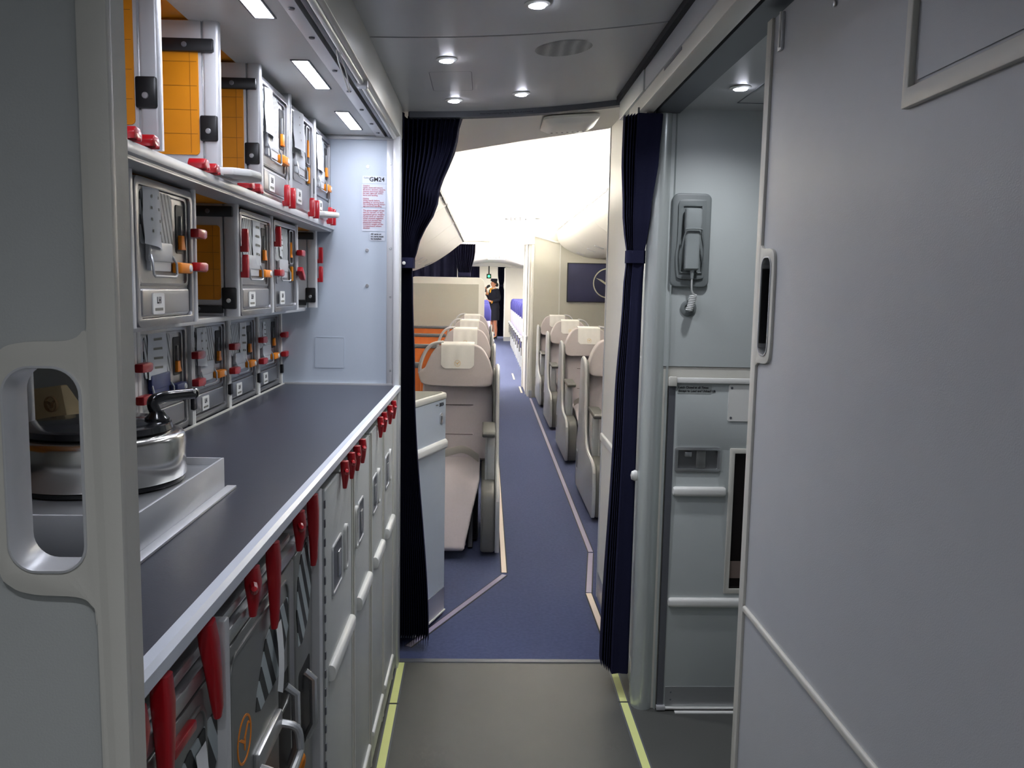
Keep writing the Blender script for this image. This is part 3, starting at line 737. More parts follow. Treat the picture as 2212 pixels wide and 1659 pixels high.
MB().box(.0, .012, -.02, .05, .985, .998).build('red_tab', RED, tA, bev=.003)
trolley(1.068, 1.500, 'wide steel trolley with orange round crest and paper slip on door', True)
trolley(1.504, 1.652, 'narrow steel trolley with striped vent beside the white cabinet', False, False)

CB = empty('under_counter_cabinet', (-.33, 2.4, 0)); tag(CB, 'white under counter cabinet with four doors and bumper bars', 'cabinet')
xc_ = lambda p: (p[0] + .33, p[1] - 2.4, p[2])
def cb(b, nm, m, par=None, bev=0, **k):
    return b.build(nm, m, par or CB, bev=bev, xf=xc_, **k)
cb(MB().box(-1.165, -.348, 1.70, 3.22, .03, 1.076), 'carcass', G_FRAME)
cb(MB().box(-1.165, -.36, 1.70, 3.22, 0.0, .03), 'plinth', G_PANEL)
cb(MB().box(-.348, -.330, 3.062, 3.22, .03, 1.09), 'end_stile', G_PANEL, None, .002)
cb(MB().box(-.40, -.322, 1.657, 1.690, .0, 1.095), 'stile', ALU_P, None, .003)
struct(MB().box(-.40, -.322, 1.046, 1.065, .0, 1.0755).build('trim_30', ALU_P, bev=.003), 'silver post between the trolley bays')
cb(MB().tube([(-.325, 1.700, .03), (-.325, 1.700, 1.088)], .006, 8), 'piano_hinge', ALU)
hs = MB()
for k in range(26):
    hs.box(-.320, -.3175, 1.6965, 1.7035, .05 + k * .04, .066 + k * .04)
cb(hs, 'hinge_gap_shade', RAILG)  # solid strips, their darker grey paints the shade of the hinge gaps
for (y0, y1, rec, grip) in ((1.712, 2.100, (1.812, 1.932), 1.985), (2.118, 2.425, (2.192, 2.285), 2.150), (2.455, 2.742, (2.484, 2.578), 2.612), (2.762, 3.052, (2.806, 2.900), 2.932)):
    d = cb(MB().box(-.345, -.3255, y0, y1, .045, 1.075), 'door', G_PANEL, None, .003)
    cb(MB().box(-.3265, -.3235, y0, y0 + .012, .045, 1.075), 'door_edge', G_FRAME, d)
    cb(MB().box(-.3265, -.3235, y1 - .012, y1, .045, 1.075), 'door_edge', G_FRAME, d)
    cb(MB().prism(rr(-.322, .665, .022, .036, .011), 'y', y0 + .06, y1 - .035), 'bumper_bar', WHITE, d, .006)
    cb(MB().prism(rr(-.3235, .14, .012, .016, .006), 'y', y0 + .02, y1 - .02), 'bumper_bar', WHITE, d, .003)
    ra, rb = rec
    cb(MB().holed(rr((ra + rb) / 2, .877, rb - ra, .115, .012), [rr((ra + rb) / 2, .877, rb - ra - .012, .103, .008)], 'x', -.327, -.322), 'latch_rim', ALU_P, d, .0015)
    cb(MB().prism(rr((ra + rb) / 2, .877, rb - ra - .012, .103, .008), 'x', -.3265, -.325), 'latch_recess', RAILG, d)
    cb(MB().box(-.326, -.322, rb - .045, rb - .012, .84, .90), 'latch_paddle', ALU, d, .002)
    cb(MB().holed(rr(grip, .882, .034, .112, .017), [rr(grip, .882, .022, .098, .011)], 'x', -.327, -.3185), 'grip_rim', WHITE, d, .003)
    cb(MB().prism(rr(grip, .882, .022, .098, .011), 'x', -.3265, -.3235), 'grip_recess', RAILG, d)
for z in (1.04, 1.015):
    cb(MB().lathe([(0, .003), (.006, .002), (.007, 0)], (-.330, 3.10, z), 12, 'x'), 'screw', ALU)

# ================================================================== CEILING LAMPS
def downlight(x, y, z, label, w=DOWN_W, off=''):
    t = empty('downlight' + off, (x, y, z)); tag(t, label, 'light', 'ceiling downlights')
    MB().lathe([(.020, 0), (.031, 0), (.032, -.0025), (.021, -.006), (.020, -.004)], (0, 0, 0), 28).build('bezel', WHITE, t, xf=lambda p: (p[0], p[1], p[2] + .0625 * p[0]))
    MB().lathe([(0, -.0035), (.0195, -.0035), (.021, -.005), (.019, -.008), (0, -.010)], (0, 0, 0), 24).build('lens' + off, E_DOWN, t)
    spot('lamp' + off, (0, 0, -.02), w, parent=t)
downlight(.114, 2.135, zc(.114), 'round white downlight between ceiling joint and grey sliding door')
downlight(-.125, 2.605, zc(-.125), 'round white downlight beside the ceiling speaker')
downlight(-.123, 3.15, zc(-.123), 'round white downlight at the curtain rail near the access hatch')
downlight(.115, 3.085, zc(.115), 'round white downlight above the middle of the curtain rail')
downlight(.748, 2.59, 2.107, 'round white downlight in the lobby ceiling above the lift door')
for y in (-.2, -1.0):  # unseen downlights added behind the viewer as front fill
    downlight(-.1, y, zc(-.1), 'added unseen fill downlight over the galley aisle behind the viewer', off='_offscreen')
    downlight(.25, y - .1, zc(.25), 'added unseen fill downlight over the galley aisle behind the viewer', off='_offscreen')
# seams in the lobby ceiling
sm = struct(MB().box(.80, .803, 1.2, 2.80, 2.1055, 2.1072).box(.80, 1.40, 2.797, 2.80, 2.1055, 2.1072).build('trim_6', RAILG), 'thin seam in the lobby ceiling')

# ================================================================== END WALL PLACARDS
def placard(x0, x1, z0, z1, label, lines, first=None):
    t = empty('placard', ((x0 + x1) / 2, 3.2495, (z0 + z1) / 2)); tag(t, label, 'sign')
    MB().prism(rr(0, 0, x1 - x0, z1 - z0, .003), 'y', -.001, 0).build('plate', ENDP, t)
    for (s, size, x, z, m, al, bd) in lines:
        text(s, size, (x - t.location.x, -.0014, z - t.location.z), '-y', m, t, al, bold=bd)
    return t
ENDP = mat('placard_white', (204, 210, 220), .5)
placard(-.463, -.376, 1.878, 1.906, 'small white placard reading GM24 on the galley end wall', [('GM24', .0225, -.381, 1.886, TXT, 'RIGHT', .0004), ('Galley', .0085, -.458, 1.896, TXT_G, 'LEFT', 0)])
L1 = ['Caution', 'Latch, stow and secure', 'all doors, drawers, inserts,', 'shelves and boxes these', 'for taxi, take-off, turbu-', 'lence and landing.', '', 'Notice', 'Wash hands before', 'handling or serving food.', 'No smoking during bever-', 'age and food handling.']
placard(-.465, -.376, 1.790, 1.876, 'white caution and notice placard with red print under the GM24 sign', [(s, .0078, -.461, 1.8675 - .0070 * i + (.002 if i > 6 else 0), TXT_R, 'LEFT', .0001) for i, s in enumerate(L1) if s])
L2 = ['The gross weight of any', 'cart or carrier, or the', 'combined gross weights', 'of any carts or carriers', 'when stowed together,', 'must not exceed the', 'placarded maximum', 'contents weight of the', 'compartment where', 'stowed.']
placard(-.465, -.378, 1.703, 1.787, 'white weight limit placard with ten lines of red print', [(s, .0082, -.461, 1.777 - .0072 * i, TXT_R, 'LEFT', .0001) for i, s in enumerate(L2)])
placard(-.436, -.379, 1.668, 1.700, 'small placard with black print about carts on the end wall', [(s, .0085, -.432, 1.690 - .0088 * i, TXT, 'LEFT', .0003) for i, s in enumerate(('All carts or', 'no carts must', 'be installed.'))])

# ================================================================== WALL HANDSET
PH = empty('wall_handset', (.693, 2.914, 1.672)); tag(PH, 'grey intercom handset in its wall cradle with coiled cord', 'handset')
PG = mat('handset_grey', (112, 118, 118), .45); PG2 = mat('handset_light_grey', (138, 144, 144), .35); PG3 = mat('cord_grey', (196, 198, 196), .4)
MB().prism(rr(0, 0, .132, .315, .022, 6), 'y', -.016, 0).build('mounting_plate', PG, PH, bev=.005, seg=3)
ring_o = spline([(-.047, .12), (-.035, .135), (.035, .135), (.047, .12), (.047, .0), (.052, -.05), (.047, -.11), (.035, -.128), (-.035, -.128), (-.047, -.11), (-.052, -.05), (-.047, .0), (-.047, .12)], 4)[:-1]
ring_i = spline([(-.030, .108), (-.026, .114), (.026, .114), (.032, .108), (.033, .03), (.042, -.03), (.036, -.09), (.030, -.106), (-.028, -.106), (-.034, -.09), (-.042, -.03), (-.033, .03), (-.030, .108)], 4)[:-1]
MB().holed(ring_o, [ring_i], 'y', -.022, -.012).build('cradle_rim', PG, PH, bev=.003)
MB().prism(ring_i, 'y', -.0165, -.0155).build('cradle_well', PG, PH)
hs_ = [[(x, -d + y, z) for x, y in rr(0, 0, w, t, .010, 4)] for z, w, t, d in ((.106, .045, .018, .030), (.102, .056, .030, .036), (.06, .058, .030, .038), (.03, .054, .024, .036), (-.02, .050, .022, .034), (-.07, .050, .024, .036), (-.094, .050, .024, .036), (-.100, .040, .014, .033))]
MB().loft(hs_).build('handset', PG2, PH, ang=50)
MB().tube(spline([(-.036, -.026, -.10), (-.036, -.042, -.03), (-.028, -.052, .026), (-.022, -.055, .036), (.022, -.055, .036), (.030, -.052, .026), (.038, -.042, -.03), (.038, -.026, -.10), (.03, -.024, -.108), (-.03, -.024, -.108), (-.036, -.026, -.10)], 4)[:-1], .0026, 8, True).build('wire_hook', PG, PH)
MB().tube([(.004, -.034, -.098), (.004, -.034, -.128)], [.008, .0045], 10).build('strain_relief', PG2, PH)
cord = [(.004, -.034, -.126), (.004, -.033, -.15), (.005, -.032, -.168), (.012, -.030, -.180)]
N = 9
for k in range(N * 10 + 1):
    a = 2 * math.pi * k / 10; t_ = k / (N * 10)
    zc_ = -.183 - .052 * t_; xo = .012 - .004 * t_ - .008 * t_ * t_
    cord.append((xo + .0105 * math.cos(a), -.028 + .0105 * math.sin(a), zc_))
cord += [(.004, -.02, -.238), (.002, -.008, -.232)]
MB().tube(cord, .0030, 6).build('coiled_cord', PG3, PH)
MB().lathe([(.010, 0), (.027, 0), (.028, -.004), (.022, -.007), (.014, -.006), (.010, -.002)], (.003, 0, -.228), 24, 'y').build('socket_ring', PG, PH)

# ================================================================== LIFT DOOR
LD = empty('lift_door', (.9, 2.918, 0)); tag(LD, 'grey lift door with steel latch box, bumper bars and dark window', 'door')
xd = lambda p: (p[0] - .9, p[1] - 2.918, p[2])
def ld(b, nm, m, par=None, bev=0, **k):
    return b.build(nm, m, par or LD, bev=bev, xf=xd, **k)
ld(MB().holed([(.662, .012), (1.20, .012), (1.20, 1.192), (.662, 1.192)], [[(.872, .447), (1.06, .447), (1.06, .95), (.872, .95)], rr(.749, .919, .145, .072, .006)], 'y', 2.904, 2.9175), 'door_panel', G_LIFT, None, .001)
ld(MB().box(.640, .662, 2.902, 2.9175, .012, 1.19), 'side_trim', RAILG)
ld(MB().box(.662, 1.22, 2.893, 2.904, 1.187, 1.206), 'top_trim', WHITE, None, .003)
ld(MB().box(.636, .664, 2.890, 2.906, 1.176, 1.209), 'corner_block', G_FRAME, None, .003)
ld(MB().box(.662, 1.22, 2.893, 2.904, .006, .014), 'bottom_trim', WHITE, None, .002)
ld(MB().box(.636, .668, 2.890, 2.906, .004, .020), 'corner_block', ALU_P, None, .002)
lp = ld(MB().prism(rr(.728, 1.165, .118, .029, .002), 'y', 2.9030, 2.9042), 'label_plate', mat('label_grey', (168, 174, 172), .5))
text('Latch Closed at all Times', .0102, (.672 - .9, 2.9025 - 2.918, 1.1685), '-y', TXT, lp, bold=.0003)
text('Except to Load and Unload Lift', .0102, (.672 - .9, 2.9025 - 2.918, 1.1565), '-y', TXT, lp, bold=.0003)
lb = ld(MB().holed(rr(.749, .919, .162, .088, .010), [rr(.749, .919, .140, .066, .005)], 'y', 2.899, 2.906), 'latch_box', ALU, None, .002)
ld(MB().prism(rr(.749, .919, .1448, .0718, .006), 'y', 2.9145, 2.9165), 'latch_box_back', STEEL, lb)
ld(MB().box(.704, .728, 2.902, 2.9145, .928, .946), 'latch_tongue', ALU, lb, .002)
ld(MB().box(.745, .778, 2.905, 2.9145, .888, .95), 'latch_paddle', STEEL_D, lb, .002)
ld(MB().prism(rr(2.899, .806, .026, .034, .012), 'x', .664, .853), 'bumper_bar', WHITE, None, .010)
ld(MB().prism(rr(2.899, .404, .026, .034, .012), 'x', .664, 1.15), 'bumper_bar', WHITE, None, .010)
wp = ld(MB().prism(rr(.94, 1.120, .185, .128, .006), 'y', 2.9005, 2.9042), 'white_plate', WHITE)
for z in (1.172, 1.068):
    ld(MB().lathe([(0, -.0015), (.004, -.001), (.0045, 0)], (.858, 2.9005, z), 10, 'y'), 'screw', RAILG, wp)
wn = ld(MB().holed([(.862, .437), (1.07, .437), (1.07, .960), (.862, .960)], [[(.880, .455), (1.052, .455), (1.052, .942), (.880, .942)]], 'y', 2.899, 2.906), 'window_frame', G_FRAME, None, .002)
ld(MB().box(.872, 1.06, 2.912, 2.914, .447, .95), 'window_glass', BROWN_D, wn)
ld(MB().box(.882, .99, 2.9105, 2.9118, .49, .552), 'paper_note', mat('note_tan', (120, 104, 96), .8), wn)
ld(MB().box(.668, 1.20, 2.9015, 2.9042, .016, .088), 'kick_plate', ALU)
for z in (.04, .068):
    ld(MB().lathe([(0, -.0012), (.003, -.001), (.0035, 0)], (.688, 2.9015, z), 8, 'y'), 'screw', RAILG)
struct(MB().box(.700, 1.2, 2.872, 2.888, 0.0, .006).build('trim_7', WHITE, bev=.001), 'white strip on the floor before the lift door')

# ================================================================== FLOOR PATH STRIPS
def strip(pts, w, m, label, n):
    """flat path strip between two floor points"""
    (x0, y0), (x1, y1) = pts
    d = Vector((x1 - x0, y1 - y0)); q = Vector((-d.y, d.x)).normalized()
    f = lambda hw: [(x0 + q.x * hw, y0 + q.y * hw), (x1 + q.x * hw, y1 + q.y * hw), (x1 - q.x * hw, y1 - q.y * hw), (x0 - q.x * hw, y0 - q.y * hw)]
    t = empty('trim_%d' % n, (0, 0, 0)); struct(t, label)
    z0 = .002 if y0 > 3.315 else 0.0
    MB().prism(f(w / 2 + .006), 'z', z0, z0 + .0015).build('strip_base', RAILG if y0 < 3.3 else SEAL, t)
    MB().prism(f(w / 2), 'z', z0 + .0015, z0 + .003).build('strip', m, t)
Q = 8
for k, (pts, m, lab) in enumerate((
    (((-.314, 3.278), (-.310, 2.945)), STRIP_Y, 'yellow glow strip on rubber floor along the white cabinet'),
    (((-.310, 2.933), (-.300, 2.2)), STRIP_Y, 'yellow glow strip on rubber floor, nearer the trolleys'),
    (((.532, 3.278), (.530, 2.962)), STRIP_Y, 'yellow glow strip on rubber floor along the corner column'),
    (((.530, 2.950), (.534, 2.1)), STRIP_Y, 'yellow glow strip on rubber floor, nearer the sliding door'),
    (((-.30, 3.43), (.122, 4.335)), STRIP_L, 'lilac path strip crossing the carpet to the first seat'),
    (((.122, 4.37), (.130, 11.0)), STRIP_W, 'pale path strip on carpet along the first row of seats'),
    (((.545, 3.40), (.535, 4.07)), STRIP_W, 'pale path strip on carpet beside the white partition'),
    (((.537, 4.08), (.625, 4.72)), STRIP_L, 'short lilac path strip on carpet past the white partition'),
    (((.628, 4.74), (.640, 11.6)), STRIP_L, 'long lilac path strip on carpet along the shelled seats'),
    (((.548, 12.2), (.548, 13.0)), STRIP_W, 'short pale path strip on carpet at the far monument'),
    (((.50, 14.0), (.50, 15.0)), STRIP_W, 'short pale path strip on carpet in the far aisle'))):
    strip(pts, .026, m, lab, Q + k)

# ================================================================== CURTAINS AND RAIL
CRL = empty('curtain_rail', (.1, 3.365, 2.18)); tag(CRL, 'grey curtain rail along the galley ceiling edge', 'rail')
n_ = 16
xs = [-.30 + .83 * i / n_ for i in range(n_ + 1)]
MB().loft([[(x - .1, y, zc(x) + z - 2.18) for y, z in ((-.014, .002), (-.016, -.022), (.014, -.024), (.014, .002))] for x in xs]).build('rail_profile', RAILG, CRL)
tx = text('Please keep curtain open during Taxi, Take-off and landing', .0085, (0, 0, 0), '-y', TXT, CRL)
for v in tx.data.vertices:
    X = -.03 + v.co.x
    v.co = Vector((X - .1, -.0165 + v.co.y * .1, zc(X) - 2.18 - .015 + v.co.z))

def sheet(fn, nu, nv, name, m, parent, solid=.003):
    b = MB(); n = (nu + 1) * (nv + 1)
    b.grid(fn, nu, nv)
    b.grid(lambda u, v: (lambda p: (p[0], p[1] + solid, p[2]))(fn(u, v)), nu, nv)
    rim = [i for i in range(nu + 1)] + [j * (nu + 1) + nu for j in range(1, nv + 1)] + [nv * (nu + 1) + i for i in range(nu - 1, -1, -1)] + [j * (nu + 1) for j in range(nv - 1, 0, -1)]
    b.f += [(a, c, c + n, a + n) for a, c in zip(rim, rim[1:] + rim[:1])]
    return b.build(name, m, parent, ang=80)
def interp(tab, z):
    for (a, va), (b, vb) in zip(tab, tab[1:]):
        if a >= z >= b:
            t = (a - z) / (a - b); t = t * t * (3 - 2 * t)
            return tuple(p + (q - p) * t for p, q in zip(va, vb)) if isinstance(va, tuple) else va + (vb - va) * t
    return tab[-1][1]
LC = empty('curtain', (-.26, 3.40, .03)); tag(LC, 'navy pleated curtain tied back beside the galley end wall', 'curtain', 'navy cabin curtains')
tabx = [(2.165, (-.335, -.098)), (2.08, (-.335, -.115)), (1.83, (-.335, -.190)), (1.66, (-.335, -.262)), (1.59, (-.332, -.289)), (1.5, (-.332, -.286)), (1.15, (-.334, -.276)), (.04, (-.338, -.212))]
def lcf(a, b):
    z = 2.160 + (.045 - 2.160) * b
    x0, x1 = interp(tabx, z)
    ph = a * 13 * 2 * math.pi
    amp = .030 * (.55 + .45 * min(1, (x1 - x0) / .2))
    zz = z + (.012 * math.sin(ph * .5 + 1) if b < .02 else 0) + (.018 * math.sin(ph + .6) if b > .985 else 0)
    return (x0 + (x1 - x0) * (a + .012 * math.sin(ph * 2)) + .26, -.002 + amp * (math.sin(ph) + .25 * math.sin(3 * ph + z)), zz - .03)
sheet(lcf, 208, 44, 'curtain_cloth', CURT, LC)
MB().tube([(-.073 + .018 * math.cos(a), .012 + .052 * math.sin(a), 1.560) for a in [2 * math.pi * k / 24 for k in range(24)]], .004, 6, True)
tb = [[(cx + .26, cy, z - .03) for cx, cy in rr(-.311, .012, .058, .115, .026, 5)] for z in (1.572, 1.612)]
MB().loft(tb, cap=False).build('tie_band', CURT, LC, solid=.003)
MB().lathe([(0, -.004), (.006, -.003), (.007, 0)], (-.318 + .26, -.0475, 1.59 - .03), 14, 'y').build('tie_button', WHITE, LC)

RC = empty('curtain', (.52, 2.98, .05)); tag(RC, 'navy pleated curtain tied back at the corner column', 'curtain', 'navy cabin curtains')
prof = [(1.0, .55), (.98, .05), (.80, .0), (.60, .02), (.42, .0), (.30, .03), (.27, .50), (.23, .06), (.20, .55), (.16, .12), (.13, .62), (.09, .2), (.06, .68), (.0, .3), (.02, .85), (.3, .95), (.7, .9), (1.0, .55)]
rp = spline(prof, 5)
tabr = [(2.08, (.455, .578, 2.86, .10)), (1.95, (.455, .572, 2.87, .10)), (1.75, (.470, .556, 2.91, .09)), (1.62, (.490, .548, 2.95, .06)), (1.5, (.486, .548, 2.965, .07)), (1.1, (.474, .550, 2.98, .10)), (.10, (.458, .553, 3.00, .16))]
rings = []
for k in range(37):
    z = 2.08 + (.10 - 2.08) * k / 36
    x0, x1, y0, dp = interp(tabr, z)
    rings.append([(x0 + (x1 - x0) * u - .52, y0 + dp * v - 2.98, z - .05 + (.02 * (v - .5) if k == 36 else 0)) for u, v in rp[:-1]])
MB().loft(rings, cap=True).build('curtain_cloth', CURT, RC, ang=80)
MB().loft([[(x - .52, y - 2.98, z - .05) for x, y in rr(.519, 2.980, .066, .074, .02, 5)] for z in (1.595, 1.638)], cap=False).build('tie_band', CURT, RC, solid=.003)
for (cx) in (.50, .53, .555):
    MB().box(cx - .003 - .52, cx + .003 - .52, -.085, -.079, 2.02, 2.055).build('curtain_hook', RAILG, RC)

# ================================================================== CABINET BEHIND THE LEFT CURTAIN
SM = empty('stowage_cabinet', (-.45, 3.62, .002)); tag(SM, 'low white stowage cabinet marked SM24 beside the first seat', 'cabinet')
fp = [(-.170, 3.80), (-.287, 3.475), (-.80, 3.475), (-.80, 3.84), (-.19, 3.84)]
xs_ = lambda p: (p[0] + .45, p[1] - 3.62, p[2])
MB().prism(fp, 'z', .02, 1.0).build('body', G_ENDW, SM, xf=xs_)
MB().prism([(-.166, 3.803), (-.285, 3.471), (-.80, 3.471), (-.80, 3.845), (-.187, 3.845)], 'z', 1.0, 1.028).build('top_rim', G_FRAME, SM, bev=.006, xf=xs_)
MB().prism([(-.186, 3.80), (-.295, 3.49), (-.79, 3.49), (-.79, 3.83), (-.195, 3.83)], 'z', 1.0265, 1.0295).build('top_mat', TXT_G, SM, xf=xs_)
fd = Vector((-.305 + .170, 3.425 - 3.80, 0)).normalized(); fn_ = Vector((fd.y * -1, fd.x, 0))
if fn_.x < 0: fn_ = -fn_
C0 = Vector((-.170, 3.80, 0))
def face(u, z, d):  # point on the oblique cabinet face: u metres along, d metres proud
    p = C0 + fd * u + fn_ * d
    return (p.x + .45, p.y - 3.62, z)
rotF = Matrix((-fd, Vector((0, 0, 1)), fn_)).transposed()
if rotF.determinant() < 0: rotF = Matrix((-fd, Vector((0, 0, 1)), fn_)).transposed()
MB().loft([[face(u, .80 + dz, d) for dz, d in ((-.022, 0), (-.022, .010), (-.012, .018), (.012, .018), (.022, .010), (.022, 0))] for u in (.012, .34)]).build('bumper_bar', WHITE, SM, bev=.003)
MB().loft([[face(u, z, d) for z, d in ((.022, 0), (.022, .003), (.13, .003), (.13, 0))] for u in (.004, .345)]).build('kick_plate', ALU, SM)
MB().loft([[face(u, z, d) for z, d in ((.018, 0), (.018, .008), (.024, .008), (.024, 0))] for u in (.0, .345)]).build('base_trim', WHITE, SM)
lat = []
MB().loft([[face(.055 + p[0], .918 + p[1], d) for p in rr(0, 0, .028, .050, .012, 5)] for d in (0, .004)]).build('latch_plate', ALU, SM)
MB().loft([[face(.055 + p[0], .918 + p[1], d) for p in rr(0, 0, .008, .032, .004, 4)] for d in (.004, .006)]).build('latch_slot', STEEL, SM)
text('SM24', .022, face(.075, .974, .0012), rotF, TXT, SM, bold=.0004)
text('Stowage', .008, face(.115, .982, .0012), rotF, TXT_G, SM)

# ================================================================== BUSINESS CLASS SEATS (face the galley)
def business_seat(loc, s, label, group):
    """s=+1: aisle shell on +x side, s=-1: on -x side; seat faces -y"""
    t = empty('cabin_seat', loc); tag(t, label, 'seat', group)
    X = lambda v: v * s
    mx = lambda p: (p[0] * s, p[1], p[2])
    def b(m_, nm, mt, par=None, bev=0, seg=2, **k):
        return m_.build(nm, mt, par or t, bev=bev, seg=seg, xf=mx, **k)
    # cushion with leg rest
    cp = spline([(.26, .445), (.05, .435), (-.10, .415), (-.20, .36), (-.33, .22), (-.43, .11), (-.455, .075), (-.43, .055), (-.38, .07), (-.27, .16), (-.16, .265), (-.02, .325), (.26, .335)], 4)
    MB().prism(cp, 'x', -.235, .150).build('seat_cushion', FAB, t, bev=.016, seg=3, xf=lambda p: ((p[0] * (1 - (.55 * max(0, min(1, (.40 - p[2]) / .33)) if p[0] > 0 else 0))) * s, p[1], p[2]))
    tilt = lambda p: (p[0] * s, p[1] + (p[2] - .42) * .20, p[2])
    bk = MB().loft([[(x, y, z) for x, y in rr(0, .30, w, th, .045, 5)] for z, w, th in ((.425, .40, .08), (.44, .43, .12), (.60, .44, .14), (.80, .45, .13), (.95, .43, .11), (1.0, .38, .07))])
    br = bk.build('backrest', FAB, t, xf=tilt, ang=50)
    for z in (.585, .765):
        MB().box(-.11, .10, .2285, .2335, z, z + .004).build('seam', SEAM, br, xf=tilt)
    hd_ = [(-.225, .915), (-.238, .95), (-.236, .978), (-.205, .995), (-.180, 1.05), (-.150, 1.105), (-.10, 1.140), (0, 1.148), (.10, 1.143), (.155, 1.115), (.195, 1.05), (.218, .98), (.222, .93), (.20, .895), (.10, .888), (-.12, .892), (-.20, .900)]
    hr_ = MB().prism(spline(hd_ + [hd_[0]], 3)[:-1], 'y', .135, .265).build('headrest', FAB_H, t, bev=.030, seg=4, xf=tilt, ang=60)
    # linen cover with gold crest, folded over the top
    w = .205
    path = [(.245, 1.06), (.245, 1.148), (.22, 1.158), (.18, 1.158), (.138, 1.150), (.131, 1.12), (.130, 1.0)]
    pp = spline(path, 4)
    cov = MB()
    npp = len(pp)
    def cf(a, bq):
        i = bq * (npp - 1); k = min(int(i), npp - 2); f = i - k
        y = pp[k][0] + (pp[k + 1][0] - pp[k][0]) * f; z = pp[k][1] + (pp[k + 1][1] - pp[k][1]) * f
        if bq > .85:                       # rounded lower corners
            e = max(0, abs(a - .5) * 2 - .7) / .3
            z += .022 * e * e * (bq - .85) / .15
        return ((a - .5) * w + .0, y - .0015 * math.sin(a * 17 + bq * 5) * (bq > .5), z)
    cv = MB().grid(cf, 24, 30).build('headrest_cover', LINEN, t, xf=tilt, solid=.003, ang=70)
    q = crane(cv, (0, 0, 0), .019, '-y', GOLD, .0006, .07)
    for v in q.data.vertices:
        x_, z_ = v.co.x + .0, v.co.z + 1.032
        v.co = Vector((x_, v.co.y + .1262 + (z_ - .42) * .20, z_))
    # silver loop behind the headrest
    lp_ = spline([(-.236, .19, .965), (-.232, .165, 1.01), (-.218, .155, 1.06), (-.190, .150, 1.115), (-.150, .150, 1.148), (-.09, .16, 1.158)], 4)
    b(MB().tube([(x, y + (z - .42) * .2, z) for x, y, z in lp_], .011, 8), 'headrest_loop', ALU_P)
    # shell plate with trim, inner console, armrest
    sh = spline([(-.40, .035), (-.425, .14), (-.41, .30), (-.37, .375), (-.25, .395), (-.08, .41), (.03, .46), (.10, .58), (.15, .76), (.19, .94), (.225, .995), (.29, 1.015), (.38, 1.01), (.43, .95), (.47, .70), (.50, .47), (.55, .38), (.57, .25), (.57, .08), (.53, .035)], 4)
    b(MB().prism(sh, 'x', .238, .262), 'shell_panel', SHELL, bev=.004)
    tr = [(.250, y, z) for y, z in sh if z > .30 and y < .46]
    b(MB().tube(tr, .0085, 8), 'shell_trim', ALU_P)
    ic = spline([(-.385, .03), (-.41, .14), (-.395, .29), (-.355, .36), (-.24, .378), (-.05, .392)], 4) + [(.20, .42), (.30, .42), (.30, .03)]
    b(MB().prism(ic, 'x', .158, .2375), 'side_console', SHELL_D, bev=.016, seg=3)
    ib = spline([(.07, .44), (.12, .60), (.165, .78), (.20, .94), (.235, .985), (.30, 1.0), (.37, .99), (.41, .93), (.45, .60), (.45, .44)], 4)
    b(MB().prism(ib, 'x', .224, .2375), 'shell_lining', SHELL_D, bev=.003)
    b(MB().prism([(-.205, .652), (-.21, .668), (-.195, .682), (.10, .690), (.16, .685), (.16, .665), (-.19, .648)], 'x', .160, .236), 'armrest_pad', SHELL_D, bev=.008, seg=3)
    b(MB().box(.190, .234, -.12, .06, .385, .654), 'armrest_post', SHELL, bev=.004)
    b(MB().box(.178, .190, -.125, -.110, .385, .650), 'armrest_rod', ALU)
    b(MB().box(.2625, .2650, .43, .51, .17, .32), 'pocket_frame', ALU_P, bev=.002)
    b(MB().box(.2652, .2662, .44, .50, .185, .305), 'pocket_shade_plate', SHELL_D)  # dark plate painting the shade inside the pocket, no real opening
    b(MB().box(-.22, .14, -.10, .42, .02, .30), 'seat_base', BLACK, bev=.01)
    b(MB().tube([(.10, -.22, .012), (.10, -.14, .20)], .014, 8), 'seat_strut', RAILG)
    # belt
    bl = spline([(-.20, .02, .462), (-.10, .02, .50), (-.02, .05, .52), (.04, .09, .525), (.09, .12, .50), (.14, .14, .46)], 4)
    b(MB().loft([[(x, y - .012, z - .022), (x, y - .016, z + .0), (x, y - .010, z + .024), (x, y - .006, z + .024), (x, y - .012, z), (x, y - .008, z - .022)] for x, y, z in bl]), 'belt_strap', BELT)
    b(MB().box(-.20, -.075, -.03, .02, .440, .447), 'belt_strap', BELT)
    b(MB().box(-.16, -.06, -.08, -.04, .438, .452), 'belt_buckle', BELT, bev=.004)
    return t
lseat = ('beige cabin seat with linen headrest cover, right beside the SM24 cabinet', 'second beige seat in the row behind the SM24 cabinet', 'third beige seat in the row behind the SM24 cabinet', 'beige seat in front of the white framed divider')
for y, l in zip((5.0, 7.02, 8.95, 10.85), lseat):
    business_seat((-.165, y, .002), 1, l, 'business seats beside the SM24 cabinet')
rseat = ('beige seat in grey shell, half hidden by the white partition', 'beige seat in grey shell with gold crest on cover, behind the partition seat', 'third beige seat in grey shell behind the white partition', 'beige seat in grey shell against the monument wall with the navy sign')
for y, l in zip((5.75, 7.58, 9.35, 11.08), rseat):
    business_seat((.965, y, .002), -1, l, 'business seats behind the white partition')

# orange privacy panels between the left seats
for k, (y, l) in enumerate(((5.62, 'orange privacy panel with grey top rail beside the first seat'), (7.45, 'orange privacy panel with grey rail beside the second seat'), (9.15, 'orange privacy panel with grey rail beside the third seat'), (11.0, 'orange privacy panel with grey rail in front of the divider'))):
    t = empty('privacy_panel', (-.75, y, .002)); tag(t, l, 'panel', 'orange privacy panels')
    zt = .965
    MB().box(-.38, .33, 0, .03, 0, zt).build('panel_board', ORANGE_P, t)
    MB().box(-.385, .335, -.012, .042, zt, zt + .035).build('top_rail', RAILG, t, bev=.008)

